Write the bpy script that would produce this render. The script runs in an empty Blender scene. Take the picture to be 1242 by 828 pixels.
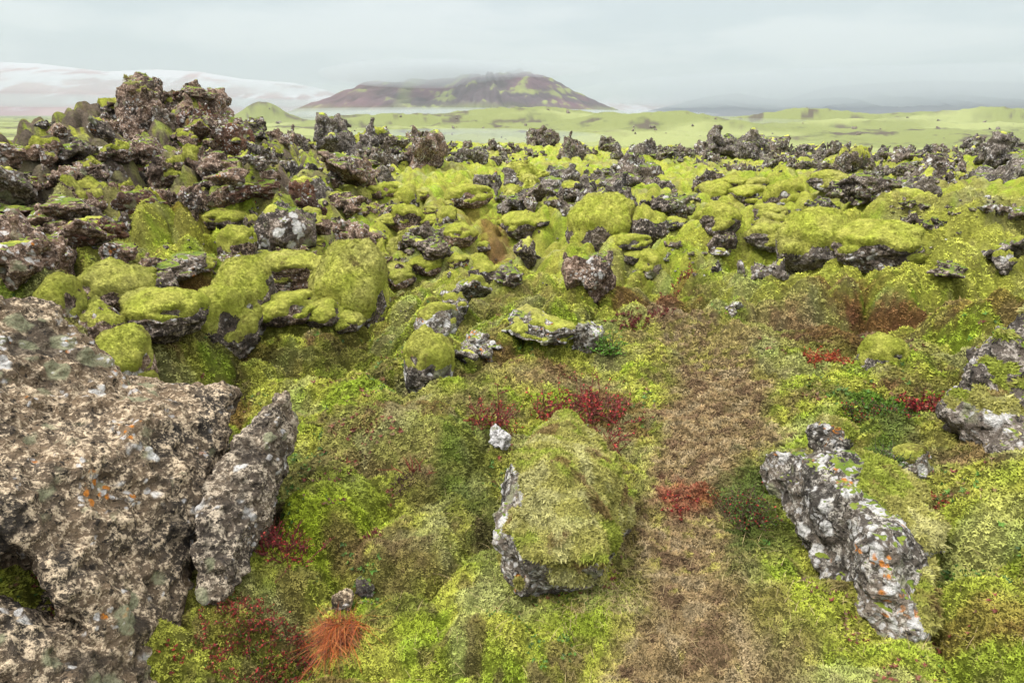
import bpy, math, random, time
import numpy as np
T0 = time.time()
rng = np.random.default_rng(11)
random.seed(5)
F32 = np.float32
scene = bpy.context.scene
COL = scene.collection

# ------------------------------------------------------------------ noise
def _hash(ix, iy, iz, seed):
    h = (ix.astype(np.uint32) * np.uint32(374761393) + iy.astype(np.uint32) * np.uint32(668265263)
         + iz.astype(np.uint32) * np.uint32(2246822519) + np.uint32((seed * 974634777 + 12345) & 0xffffffff))
    h ^= h >> np.uint32(13)
    h *= np.uint32(1274126177)
    h ^= h >> np.uint32(16)
    return h
_g = np.random.default_rng(3).normal(size=(256, 3))
GRAD = (_g / np.linalg.norm(_g, axis=1)[:, None]).astype(F32)

def perlin(x, y, z=None, seed=0):
    x = np.asarray(x, F32); y = np.asarray(y, F32)
    two = z is None
    x0 = np.floor(x); y0 = np.floor(y)
    fx = x - x0; fy = y - y0
    ix = x0.astype(np.int64); iy = y0.astype(np.int64)
    u = fx * fx * fx * (fx * (fx * 6 - 15) + 10)
    v = fy * fy * fy * (fy * (fy * 6 - 15) + 10)
    if two:
        zz = np.zeros_like(ix)
        def c(dx, dy):
            g = GRAD[_hash(ix + dx, iy + dy, zz, seed) & np.uint32(255)]
            return g[..., 0] * (fx - dx) + g[..., 1] * (fy - dy)
        a = c(0, 0); a += (c(1, 0) - a) * u
        b = c(0, 1); b += (c(1, 1) - b) * u
        return (a + (b - a) * v) * 1.7
    z = np.asarray(z, F32)
    z0 = np.floor(z); fz = z - z0; iz = z0.astype(np.int64)
    w = fz * fz * fz * (fz * (fz * 6 - 15) + 10)
    def c3(dx, dy, dz):
        g = GRAD[_hash(ix + dx, iy + dy, iz + dz, seed) & np.uint32(255)]
        return g[..., 0] * (fx - dx) + g[..., 1] * (fy - dy) + g[..., 2] * (fz - dz)
    r = []
    for dz in (0, 1):
        a = c3(0, 0, dz); a += (c3(1, 0, dz) - a) * u
        b = c3(0, 1, dz); b += (c3(1, 1, dz) - b) * u
        r.append(a + (b - a) * v)
    return (r[0] + (r[1] - r[0]) * w) * 1.5

def fbm(x, y, z=None, o=3, seed=0, gain=.5):
    s = 0; a = 1.; f = 1.
    for k in range(o):
        s = s + a * perlin(x * f + 17.3 * k, y * f - 9.1 * k, None if z is None else z * f + 5.7 * k, seed + k)
        a *= gain; f *= 2.03
    return s

def worley(x, y, z=None, seed=0):
    """F1 and F2 distances"""
    x = np.asarray(x, F32); y = np.asarray(y, F32)
    x0 = np.floor(x); y0 = np.floor(y); ix = x0.astype(np.int64); iy = y0.astype(np.int64)
    f1 = np.full(x.shape, 9, F32); f2 = np.full(x.shape, 9, F32)
    if z is None:
        iz = np.zeros_like(ix); dzs = (0,)
    else:
        z = np.asarray(z, F32); z0 = np.floor(z); iz = z0.astype(np.int64); dzs = (-1, 0, 1)
    for dx in (-1, 0, 1):
        for dy in (-1, 0, 1):
            for dz in dzs:
                h = _hash(ix + dx, iy + dy, iz + dz, seed)
                px = (h & np.uint32(1023)).astype(F32) / 1023
                py = ((h >> np.uint32(10)) & np.uint32(1023)).astype(F32) / 1023
                d = (x0 + dx + px - x) ** 2 + (y0 + dy + py - y) ** 2
                if z is not None:
                    pz = ((h >> np.uint32(20)) & np.uint32(1023)).astype(F32) / 1023
                    d = d + (z0 + dz + pz - z) ** 2
                f2 = np.minimum(f2, np.maximum(f1, d))
                f1 = np.minimum(f1, d)
    return np.sqrt(f1), np.sqrt(f2)

def sst(a, b, x):
    t = np.clip((x - a) / (b - a), 0, 1)
    return t * t * (3 - 2 * t)

# ------------------------------------------------------------------ camera model (photo is 1242 x 828)
CAMZ = 1.65; PITCH = math.radians(19.85); FPX = 759.0
def ray(u, v):
    u = np.asarray(u, float); v = np.asarray(v, float)
    a = (u - 621) / FPX; b = -(v - 414) / FPX
    return a, math.cos(PITCH) + b * math.sin(PITCH), -math.sin(PITCH) + b * math.cos(PITCH)
def at_r(u, v, r):
    """point on the line of sight whose horizontal distance is r"""
    dx, dy, dz = ray(u, v)
    t = np.asarray(r) / np.hypot(dx, dy)
    return np.stack([dx * t, dy * t, CAMZ + dz * t], -1)
def project(P):
    P = np.asarray(P, float)
    y = P[..., 1]; z = P[..., 2] - CAMZ
    d = y * math.cos(PITCH) - z * math.sin(PITCH)
    up = y * math.sin(PITCH) + z * math.cos(PITCH)
    return 621 + FPX * P[..., 0] / d, 414 - FPX * up / d, d

# ------------------------------------------------------------------ macro terrain
CP = [  # (u, v, r) seen in the photograph: horizontal distance r judged along the sight line
 (621,828,1.43),(621,700,1.95),(500,600,2.5),(420,505,3.25),(300,560,3.0),(330,450,4.6),(420,438,4.9),(250,470,4.6),
 (480,400,5.9),(560,470,3.7),(540,432,4.4),(650,405,5.0),(650,340,7.0),(500,330,8.2),(570,280,11.2),(520,222,17),
 (830,700,1.95),(830,560,2.8),(850,450,4.1),(800,390,5.3),(1100,610,2.72),(1200,470,4.2),(1090,388,5.4),(1150,345,6.9),
 (1000,300,9.2),(1200,300,8.8),(900,250,12.8),(1100,242,13.6),(750,232,15.2),(1000,212,20),(700,207,22),(1210,210,20),
 (900,190,28),(1100,190,28),(700,181,32),(1200,196,26),(800,188,28),
 (60,345,5.0),(150,365,5.2),(270,395,5.4),(270,280,8.4),(150,285,7.2),(30,280,6.8),(200,205,11.5),(100,195,11),(20,205,10),
 (175,130,15),(232,134,15.5),(140,146,14.6),(115,163,13.8),(55,194,13.8),(85,182,13.8),(270,152,15.6),(175,165,13),(340,178,19),(300,195,14.5),(380,232,12.5),(420,282,9.8),
 (450,205,18),(430,175,26),(520,184,30),(0,207,13),(25,197,13.5),(-60,212,13),(-120,200,13),(-120,300,6.5),(-150,450,4.3),(100,650,2.25),(0,560,3.0),
 (600,178,36),(240,560,2.95),(260,715,2.05),(1000,790,1.75),(1240,800,1.95),(200,828,1.72),
 (1330,400,5.6),(1350,250,13),(1350,600,3.0),
]
cpw = [np.append(at_r(u, v, r), r) for u, v, r in CP]
cps = [(math.atan2(p[0], p[1]), math.log(r), p[2]) for p, r in [(q[:3], q[3]) for q in cpw]]
for az in (-70, -50, -36, -28, -20, -10, 0, 10, 20, 30, 42, 60, 75):
    a = math.radians(az)
    cps.append((a, math.log(.35), 0.0))
    left = -45 < az < -15
    cps.append((a, math.log(.9), 0.0))
    if left: cps.append((a, math.log(19), -.2)); cps.append((a, math.log(32), -2.2))
    elif az <= -45: cps.append((a, math.log(24), .0))
    cps.append((a, math.log(48), -1.9 if abs(az) < 50 else -2))
    for r, z in ((80, -4.2), (150, -7.2), (320, -8.5), (900, -8.5), (3000, -6), (9000, 0), (20000, 0)):
        cps.append((a, math.log(r), z))
cps = np.array(cps)
_K = 1.6   # azimuth weight
def _tps(A, B):
    d2 = ((A[:, None, 0] - B[None, :, 0]) * _K) ** 2 + (A[:, None, 1] - B[None, :, 1]) ** 2
    return .5 * d2 * np.log(d2 + 1e-9)
_n = len(cps)
_A = np.zeros((_n + 3, _n + 3)); _A[:_n, :_n] = _tps(cps, cps) + np.eye(_n) * .02
_A[:_n, _n] = 1; _A[:_n, _n + 1:] = cps[:, :2]; _A[_n:, :_n] = _A[:_n, _n:].T
_w = np.linalg.solve(_A, np.append(cps[:, 2], [0, 0, 0]))
GA, GR = 200, 220
_ga = np.linspace(-2.0, 2.0, GA); _gr = np.linspace(math.log(.3), math.log(21000), GR)
_Q = np.stack(np.meshgrid(_ga, _gr, indexing='ij'), -1).reshape(-1, 2)
_Q2 = _Q.copy(); _Q2[:, 0] = np.clip(_Q2[:, 0], -1.31, 1.31)
MAC = (_tps(_Q2, cps) @ _w[:_n] + _w[_n] + _Q2 @ _w[_n + 1:]).reshape(GA, GR)
def macro(x, y):
    a = np.arctan2(x, y); r = np.log(np.maximum(np.hypot(x, y), .301))
    fa = np.clip((a + 2) / 4 * (GA - 1), 0, GA - 1.001); fr = np.clip((r - _gr[0]) / (_gr[-1] - _gr[0]) * (GR - 1), 0, GR - 1.001)
    i = fa.astype(int); j = fr.astype(int); s = fa - i; t = fr - j
    return (MAC[i, j] * (1 - s) * (1 - t) + MAC[i + 1, j] * s * (1 - t) + MAC[i, j + 1] * (1 - s) * t + MAC[i + 1, j + 1] * s * t)

def march(Hf, u, v, r0=.8, r1=120., n=520):
    """distance at which the sight line through (u,v) meets the ground"""
    u = np.atleast_1d(np.asarray(u, float)); v = np.atleast_1d(np.asarray(v, float))
    rs = np.exp(np.linspace(math.log(r0), math.log(r1), n))
    P = at_r(u[:, None], v[:, None], rs[None, :])
    g = P[..., 2] - Hf(P[..., 0], P[..., 1])
    hit = g < 0
    k = np.argmax(hit, 1); ok = hit.any(1)
    k = np.where(ok, np.maximum(k, 1), n - 1)
    i = np.arange(len(u))
    g0 = g[i, k - 1]; g1 = g[i, k]
    f = np.clip(g0 / (g0 - g1 + 1e-9), 0, 1)
    r = rs[k - 1] + (rs[k] - rs[k - 1]) * f
    return np.where(ok, r, np.nan)

# pillows and hollows of the near ground: (u, v, half width px, half depth px, height m)
DOMES = [
 (960,745,60,60,.07),(925,690,40,36,.03),(1180,640,100,60,.09),(1190,760,90,60,.05),(1060,600,50,40,.07),(1225,600,60,40,.06),
 (600,790,60,40,.05),(560,640,40,60,.03),(560,545,70,35,.07),(520,430,36,34,.18),(600,440,70,30,.10),(670,425,80,30,.10),
 (430,560,90,50,.07),(390,640,60,40,.06),(250,800,70,40,.09),(480,520,70,30,.05),(620,360,70,25,.12),(880,350,90,20,.10),
 (1120,355,90,16,.2),(960,345,60,14,.2),(1080,330,110,15,.36),(1180,325,60,15,.4),(1010,318,70,13,.3),(900,320,70,14,.25),
 (1160,300,80,14,.35),(820,330,50,14,.15),(260,440,80,34,.12),(390,395,70,34,.12),(270,285,70,22,.3),(330,300,60,20,.25),
 (290,268,40,14,.2),(230,395,40,26,.10),(340,405,50,28,.10),(440,470,60,14,.04),(760,330,60,14,.12),(700,260,60,10,.15),
 (950,235,80,10,.3),(1150,255,90,12,.4),(820,285,80,12,.3),(1000,265,70,12,.35),(1080,280,70,12,.3),(905,285,50,12,.25),(700,215,70,9,.3),(800,205,60,8,.25),(1140,205,60,8,.3),
 (410,455,60,14,-.12),(330,470,70,12,-.10),(300,640,40,60,-.08),(600,300,34,26,-.18),(1090,388,110,13,-.06),(790,385,70,9,-.03)]
_du = np.array([d[0] for d in DOMES], float); _dv = np.array([d[1] for d in DOMES], float)
_dr = march(macro, _du, _dv)
_c = at_r(_du, _dv, _dr)
_r2 = march(macro, _du, _dv + np.array([d[3] for d in DOMES]) * .8)
DOM = []
for k, d in enumerate(DOMES):
    dist = np.hypot(_dr[k], CAMZ - _c[k, 2])
    ax = d[2] * dist / FPX; ay = max((_dr[k] - _r2[k]) / .8, ax * .35)
    th = math.atan2(_c[k, 0], _c[k, 1])
    DOM.append((_c[k, 0], _c[k, 1], math.cos(th), math.sin(th), ax * 1.25, ay * 1.25, d[4] * (1. if d[4] < 0 or _dr[k] > 5 else 1.4)))

KNOLLS = []   # far green hills on the plain: (u, r, half width px, height m, stretch)
for u, r, wpx, h, st in ((640,620,150,17,.6),(480,560,70,9,.7),(800,480,110,11,.6),(740,520,60,8,.6),(980,760,90,17,.5),(1130,900,130,13,.5),(880,420,50,5,.6),
                         (318,900,34,25,1.),(1230,820,90,14,.5),(560,500,40,6,.8),(1040,600,120,7,.4),(430,640,60,10,.6)):
    P = at_r(u, 150, r); a = math.atan2(P[0], P[1])
    KNOLLS.append((P[0], P[1], math.cos(a), math.sin(a), wpx * r / FPX, wpx * r / FPX * st, h))

def smooth_h(x, y):
    """macro shape + pillows, no fine noise"""
    h = macro(x, y)
    for (cx, cy, c, s, ax, ay, hh) in DOM:
        dx = x - cx; dy = y - cy
        p = ((dx * c - dy * s) / ax) ** 2 + ((dx * s + dy * c) / ay) ** 2
        h = h + hh * np.clip(1 - p, 0, 1) ** 1.5
    return h

def height(x, y):
    x = np.asarray(x, float); y = np.asarray(y, float)
    shp = x.shape; x = x.ravel(); y = y.ravel()
    r = np.hypot(x, y)
    h = macro(x, y)
    nm = r < 45
    if nm.any():
        xs = x[nm]; ys = y[nm]; rr = r[nm]
        hs = smooth_h(xs, ys)
        u, v, _ = project(np.stack([xs, ys, hs], -1))
        near = 1 - sst(3.2, 6.5, rr)
        path = np.exp(-((u - 830 + (v - 400) * .0) / 190.) ** 2) * sst(370, 430, v)
        left = sst(560, 330, u) * sst(3.6, 5.5, rr)
        wx = xs + .35 * perlin(xs * .9, ys * .9, seed=41); wy = ys + .35 * perlin(xs * .9 + 7, ys * .9, seed=42)
        f1, f2 = worley(wx * .62, wy * .62, seed=51)
        big = (1 - np.clip(f1, 0, 1) ** 2)
        g1, g2 = worley(wx * 1.55 + 3, wy * 1.55, seed=52)
        med = (1 - np.clip(g1 * 1.05, 0, 1) ** 2)
        amp = (1 - near) * (.75 + .35 * left) * (1 - .6 * sst(9, 22, rr) * (1 - left))
        mnd = sst(470, 300, u) * sst(6, 8, rr)
        hs = hs + amp * ((big - .70) * .62 + (med - .70) * .44 - .20 * np.exp(-(g2 - g1) * 6) - .18 * np.exp(-(f2 - f1) * 6))
        hs = hs + mnd * .30 * (1 - np.abs(fbm(xs * 1.1, ys * 1.1, o=3, seed=91)) * 1.6)
        hs = hs + (1 - path * .85) * near * ((med - .70) * .17 - .05 * np.exp(-(g2 - g1) * 8))
        q1, q2 = worley(xs * 4.2 + .3 * perlin(xs * 3, ys * 3, seed=8), ys * 4.2, seed=53)
        hs = hs + (.17 * (1 - near) + .10 * near * (1 - .75 * path)) * (.75 - 1.7 * q1 ** 2) * .8
        hs = hs + .05 * fbm(xs * 1.3, ys * 1.3, o=3, seed=60) * (1 + 1.2 * (1 - near))
        hs = hs + .18 * fbm(xs * .33, ys * .33, o=2, seed=63) * (1 - near)
        nn = rr < 11
        if nn.any():
            xn = xs[nn]; yn = ys[nn]
            fade = 1 - sst(7, 11, rr[nn])
            e1, _ = worley(xn * 15, yn * 15, seed=54)
            hs[nn] = hs[nn] + fade * (.028 * (.35 - e1 ** 2) + .012 * perlin(xn * 24, yn * 24, seed=66) + .024 * perlin(xn * 8, yn * 8, seed=67))
        h[nm] = hs
    fm = r > 40
    if fm.any():
        xs = x[fm]; ys = y[fm]; rr = r[fm]
        k = sst(40, 90, rr)
        hf = np.zeros_like(xs)
        for (cx, cy, c, s, ax, ay, hh) in KNOLLS:
            dx = xs - cx; dy = ys - cy
            p = ((dx * c - dy * s) / ax) ** 2 + ((dx * s + dy * c) / ay) ** 2
            hf = hf + hh * np.exp(-p * 1.3)
        n1 = fbm(xs / 90., ys / 90., o=4, seed=71)
        rid = 1 - np.abs(fbm(xs / 34., ys / 34., o=3, seed=75))
        fade = 1 - sst(1500, 3500, rr)
        hf = hf + fade * (n1 * 2.6 * sst(60, 260, rr) + (rid - .6) * 2.6 * sst(70, 240, rr) + .9 * (1 - np.abs(fbm(xs / 9., ys / 9., o=3, seed=79))) * sst(50, 120, rr))
        h[fm] = h[fm] + hf * k + (1 - k) * .2 * fbm(xs * .33, ys * .33, o=2, seed=63)
    return h.reshape(shp)

# ------------------------------------------------------------------ mesh helpers
def mk_mesh(name, V, quads=None, tris=None, smooth=True, cols=None):
    me = bpy.data.meshes.new(name)
    V = np.ascontiguousarray(V, F32)
    parts = []; starts = []; n = 0
    if quads is not None and len(quads):
        parts.append(np.asarray(quads, np.int32).ravel()); starts.append(np.arange(len(quads), dtype=np.int32) * 4); n += len(quads) * 4
    if tris is not None and len(tris):
        parts.append(np.asarray(tris, np.int32).ravel()); starts.append(np.arange(len(tris), dtype=np.int32) * 3 + n); n += len(tris) * 3
    L = np.concatenate(parts); S = np.concatenate(starts)
    me.vertices.add(len(V)); me.vertices.foreach_set('co', V.ravel())
    me.loops.add(len(L)); me.loops.foreach_set('vertex_index', L)
    me.polygons.add(len(S)); me.polygons.foreach_set('loop_start', S)
    if smooth: me.polygons.foreach_set('use_smooth', np.ones(len(S), bool))
    me.update(calc_edges=True)
    if cols is not None:
        at = me.attributes.new('Col', 'FLOAT_COLOR', 'POINT')
        c4 = np.ones((len(V), 4), F32); c4[:, :3] = cols
        at.data.foreach_set('color', c4.ravel())
    return me
def add(name, me, mat=None, parent=None):
    o = bpy.data.objects.new(name, me)
    if me is not None and mat is not None and not me.materials: me.materials.append(mat)
    COL.objects.link(o)
    if parent is not None: o.parent = parent
    return o
def tag(o, label=None, cat=None, group=None, kind=None):
    for k, v in (('label', label), ('category', cat), ('group', group), ('kind', kind)):
        if v: o[k] = v
    return o
def vnormals(V, Q):
    a = V[Q[:, 2]] - V[Q[:, 0]]; b = V[Q[:, 3]] - V[Q[:, 1]]
    fn = np.cross(a, b)
    N = np.zeros((len(V), 3))
    for k in range(4):
        for c in range(3):
            N[:, c] += np.bincount(Q[:, k], fn[:, c], len(V))
    return N / (np.linalg.norm(N, axis=1)[:, None] + 1e-12)
def relax(X, Q, n, lam=.6):
    """laplacian smoothing of any per-vertex quantity over the quad mesh"""
    E = np.concatenate([Q[:, [0, 1]], Q[:, [1, 2]], Q[:, [2, 3]], Q[:, [3, 0]]])
    E = np.concatenate([E, E[:, ::-1]])
    cnt = np.bincount(E[:, 0], minlength=len(X)).astype(float); cnt[cnt == 0] = 1
    X = np.asarray(X, float); one = X.ndim == 1
    if one: X = X[:, None]
    for _ in range(n):
        S = np.stack([np.bincount(E[:, 0], X[E[:, 1], c], len(X)) for c in range(X.shape[1])], 1) / cnt[:, None]
        X = X + lam * (S - X)
    return X[:, 0] if one else X
def subdivide(V, Q):
    E = np.concatenate([Q[:, [0, 1]], Q[:, [1, 2]], Q[:, [2, 3]], Q[:, [3, 0]]])
    Es = np.sort(E, 1); key = Es[:, 0].astype(np.int64) * (len(V) + 1) + Es[:, 1]
    uq, idx, inv = np.unique(key, return_index=True, return_inverse=True)
    mid = (V[Es[idx, 0]] + V[Es[idx, 1]]) / 2
    cen = V[Q].mean(1)
    nV = len(V); nE = len(uq); nQ = len(Q)
    e = inv.reshape(4, nQ) + nV; c = np.arange(nQ) + nV + nE
    q = [np.stack([Q[:, k], e[k], c, e[(k - 1) % 4]], 1) for k in range(4)]
    return np.concatenate([V, mid, cen]), np.concatenate(q)

def surface_nets(S, org, h):
    """quad mesh of the zero level of the grid S (negative inside)"""
    nx, ny, nz = S.shape
    off = [(i, j, k) for i in (0, 1) for j in (0, 1) for k in (0, 1)]
    neg = S < 0
    cnt = sum(neg[i:nx - 1 + i, j:ny - 1 + j, k:nz - 1 + k].astype(np.int8) for i, j, k in off)
    act = (cnt > 0) & (cnt < 8)
    ci = np.argwhere(act)
    idm = np.full(act.shape, -1, np.int64); idm[act] = np.arange(len(ci))
    vals = np.stack([S[ci[:, 0] + i, ci[:, 1] + j, ci[:, 2] + k] for i, j, k in off], 1)
    offs = np.array(off, float)
    acc = np.zeros((len(ci), 3)); n = np.zeros(len(ci))
    for a in range(8):
        for b in range(a + 1, 8):
            if np.abs(offs[a] - offs[b]).sum() != 1: continue
            va = vals[:, a]; vb = vals[:, b]; m = (va < 0) != (vb < 0)
            t = np.where(m, va / (va - vb + 1e-20), 0)
            acc += m[:, None] * (offs[a] + t[:, None] * (offs[b] - offs[a])); n += m
    V = (ci + acc / n[:, None]) * h + np.asarray(org)
    Q = []
    for ax in range(3):
        sl0 = [slice(None)] * 3; sl1 = [slice(None)] * 3
        sl0[ax] = slice(0, -1); sl1[ax] = slice(1, None)
        ch = neg[tuple(sl0)] != neg[tuple(sl1)]
        p = np.argwhere(ch)
        o1, o2 = (ax + 1) % 3, (ax + 2) % 3
        ok = (p[:, o1] > 0) & (p[:, o2] > 0) & (p[:, o1] < S.shape[o1] - 1) & (p[:, o2] < S.shape[o2] - 1)
        p = p[ok]
        def cid(d1, d2):
            q = p.copy(); q[:, o1] -= d1; q[:, o2] -= d2
            return idm[q[:, 0], q[:, 1], q[:, 2]]
        quad = np.stack([cid(1, 1), cid(0, 1), cid(0, 0), cid(1, 0)], 1)
        inside = neg[p[:, 0], p[:, 1], p[:, 2]]
        quad[~inside] = quad[~inside][:, ::-1]
        Q.append(quad[(quad >= 0).all(1)])
    return V, np.concatenate(Q)
# ------------------------------------------------------------------ materials
def new_mat(name):
    m = bpy.data.materials.new(name); m.use_nodes = True
    nt = m.node_tree; nt.nodes.clear()
    return m, nt
class NB:
    def __init__(s, nt): s.nt = nt
    def n(s, typ, **kw):
        nd = s.nt.nodes.new(typ)
        for k, v in kw.items():
            if k.startswith('i_'):
                key = k[2:]
                nd.inputs[int(key) if key.isdigit() else key].default_value = v
            else: setattr(nd, k, v)
        return nd
    def l(s, a, b): s.nt.links.new(a, b)
    def noise(s, vec, scale, detail=4, rough=.55, dist=0.):
        nd = s.n('ShaderNodeTexNoise'); nd.inputs['Scale'].default_value = scale; nd.inputs['Detail'].default_value = detail
        nd.inputs['Roughness'].default_value = rough; nd.inputs['Distortion'].default_value = dist
        s.l(vec, nd.inputs['Vector']); return nd.outputs['Fac']
    def vor(s, vec, scale, feature='F1', out='Distance'):
        nd = s.n('ShaderNodeTexVoronoi', feature=feature); nd.inputs['Scale'].default_value = scale
        s.l(vec, nd.inputs['Vector']); return nd.outputs[out]
    def rng(s, val, a, b, c=0., d=1., smooth=True):
        nd = s.n('ShaderNodeMapRange'); nd.interpolation_type = 'SMOOTHSTEP' if smooth else 'LINEAR'
        for k, v in zip((1, 2, 3, 4), (a, b, c, d)): nd.inputs[k].default_value = v
        s.l(val, nd.inputs[0]); return nd.outputs[0]
    def math(s, op, a, b=None):
        nd = s.n('ShaderNodeMath', operation=op)
        for i, v in ((0, a), (1, b)):
            if v is None: continue
            if isinstance(v, (int, float)): nd.inputs[i].default_value = v
            else: s.l(v, nd.inputs[i])
        return nd.outputs[0]
    def mix(s, fac, a, b, blend='MIX'):
        nd = s.n('ShaderNodeMix', data_type='RGBA', blend_type=blend)
        for sock, v in ((nd.inputs[0], fac), (nd.inputs[6], a), (nd.inputs[7], b)):
            if isinstance(v, (int, float)): sock.default_value = v
            elif isinstance(v, tuple): sock.default_value = (*v, 1)
            else: s.l(v, sock)
        return nd.outputs[2]
    def bump(s, h, dist, strength=1., nrm=None):
        nd = s.n('ShaderNodeBump'); nd.inputs['Distance'].default_value = dist; nd.inputs['Strength'].default_value = strength
        s.l(h, nd.inputs['Height'])
        if nrm is not None: s.l(nrm, nd.inputs['Normal'])
        return nd.outputs[0]
    def out(s, col, rough=.9, nrm=None, spec=.2):
        p = s.n('ShaderNodeBsdfPrincipled')
        if isinstance(col, tuple): p.inputs['Base Color'].default_value = (*col, 1)
        else: s.l(col, p.inputs['Base Color'])
        p.inputs['Roughness'].default_value = rough
        p.inputs['Specular IOR Level'].default_value = spec
        if nrm is not None: s.l(nrm, p.inputs['Normal'])
        o = s.n('ShaderNodeOutputMaterial'); s.l(p.outputs[0], o.inputs[0])

def mat_ground():
    m, nt = new_mat('moss_ground'); b = NB(nt)
    col = b.n('ShaderNodeVertexColor', layer_name='Col').outputs[0]
    pos = b.n('ShaderNodeNewGeometry').outputs['Position']
    n1 = b.noise(pos, 38, 5, .7); n2 = b.noise(pos, 9, 4, .6); n3 = b.noise(pos, 2.2, 3, .6)
    k = b.math('MULTIPLY', b.rng(n1, .28, .72, .5, 1.5, False), b.rng(n2, .3, .7, .78, 1.22, False))
    gray = b.n('ShaderNodeCombineColor'); [b.l(k, gray.inputs[i]) for i in range(3)]
    c = b.mix(1., col, gray.outputs[0], 'MULTIPLY')
    c = b.mix(b.rng(n3, .52, .72, 0, .35), c, (.17, .13, .055))
    f = b.math('ADD', b.math('MULTIPLY', n1, 1.), b.noise(pos, 110, 3, .7))
    nr = b.bump(f, .045, 1.)
    b.out(c, 1., nr, .05); return m

def mat_moss(name, a, c, d):
    """moss cushions: yellow green, green and olive mottling at the real size of the tufts"""
    m, nt = new_mat(name); b = NB(nt)
    pos = b.n('ShaderNodeNewGeometry').outputs['Position']
    n0 = b.noise(pos, 1.1, 3, .6); n3 = b.noise(pos, 3.3, 5, .68); n1 = b.noise(pos, 5, 5, .62, .3); n2 = b.noise(pos, 42, 4, .7)
    col = b.mix(b.rng(n1, .35, .65), a, c)
    col = b.mix(b.rng(n0, .48, .68, 0, .8), col, d)
    col = b.mix(b.rng(n3, .60, .70, 0, .75), col, (.15, .10, .05))
    k = b.math('MULTIPLY', b.rng(n2, .28, .72, .6, 1.4, False), b.rng(b.noise(pos, 13, 4, .6), .3, .7, .75, 1.25, False))
    gray = b.n('ShaderNodeCombineColor'); [b.l(k, gray.inputs[i]) for i in range(3)]
    col = b.mix(1., col, gray.outputs[0], 'MULTIPLY')
    f = b.math('ADD', n2, b.math('MULTIPLY', b.noise(pos, 120, 3, .7), .7))
    b.out(col, 1., b.bump(f, .045, 1.), .05); return m

def mat_tuft():
    m, nt = new_mat('moss_tuft'); b = NB(nt)
    col = b.n('ShaderNodeVertexColor', layer_name='Col').outputs[0]
    p = b.n('ShaderNodeBsdfPrincipled'); b.l(col, p.inputs['Base Color']); p.inputs['Roughness'].default_value = .8
    p.inputs['Specular IOR Level'].default_value = .1
    tr = b.n('ShaderNodeBsdfTranslucent'); b.l(col, tr.inputs[0])
    mx = b.n('ShaderNodeMixShader'); mx.inputs[0].default_value = .3
    b.l(p.outputs[0], mx.inputs[1]); b.l(tr.outputs[0], mx.inputs[2])
    o = b.n('ShaderNodeOutputMaterial'); b.l(mx.outputs[0], o.inputs[0]); return m

def mat_leaf(name):
    m, nt = new_mat(name); b = NB(nt)
    b.out(b.n('ShaderNodeVertexColor', layer_name='Col').outputs[0], .6, None, .25); return m

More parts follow.
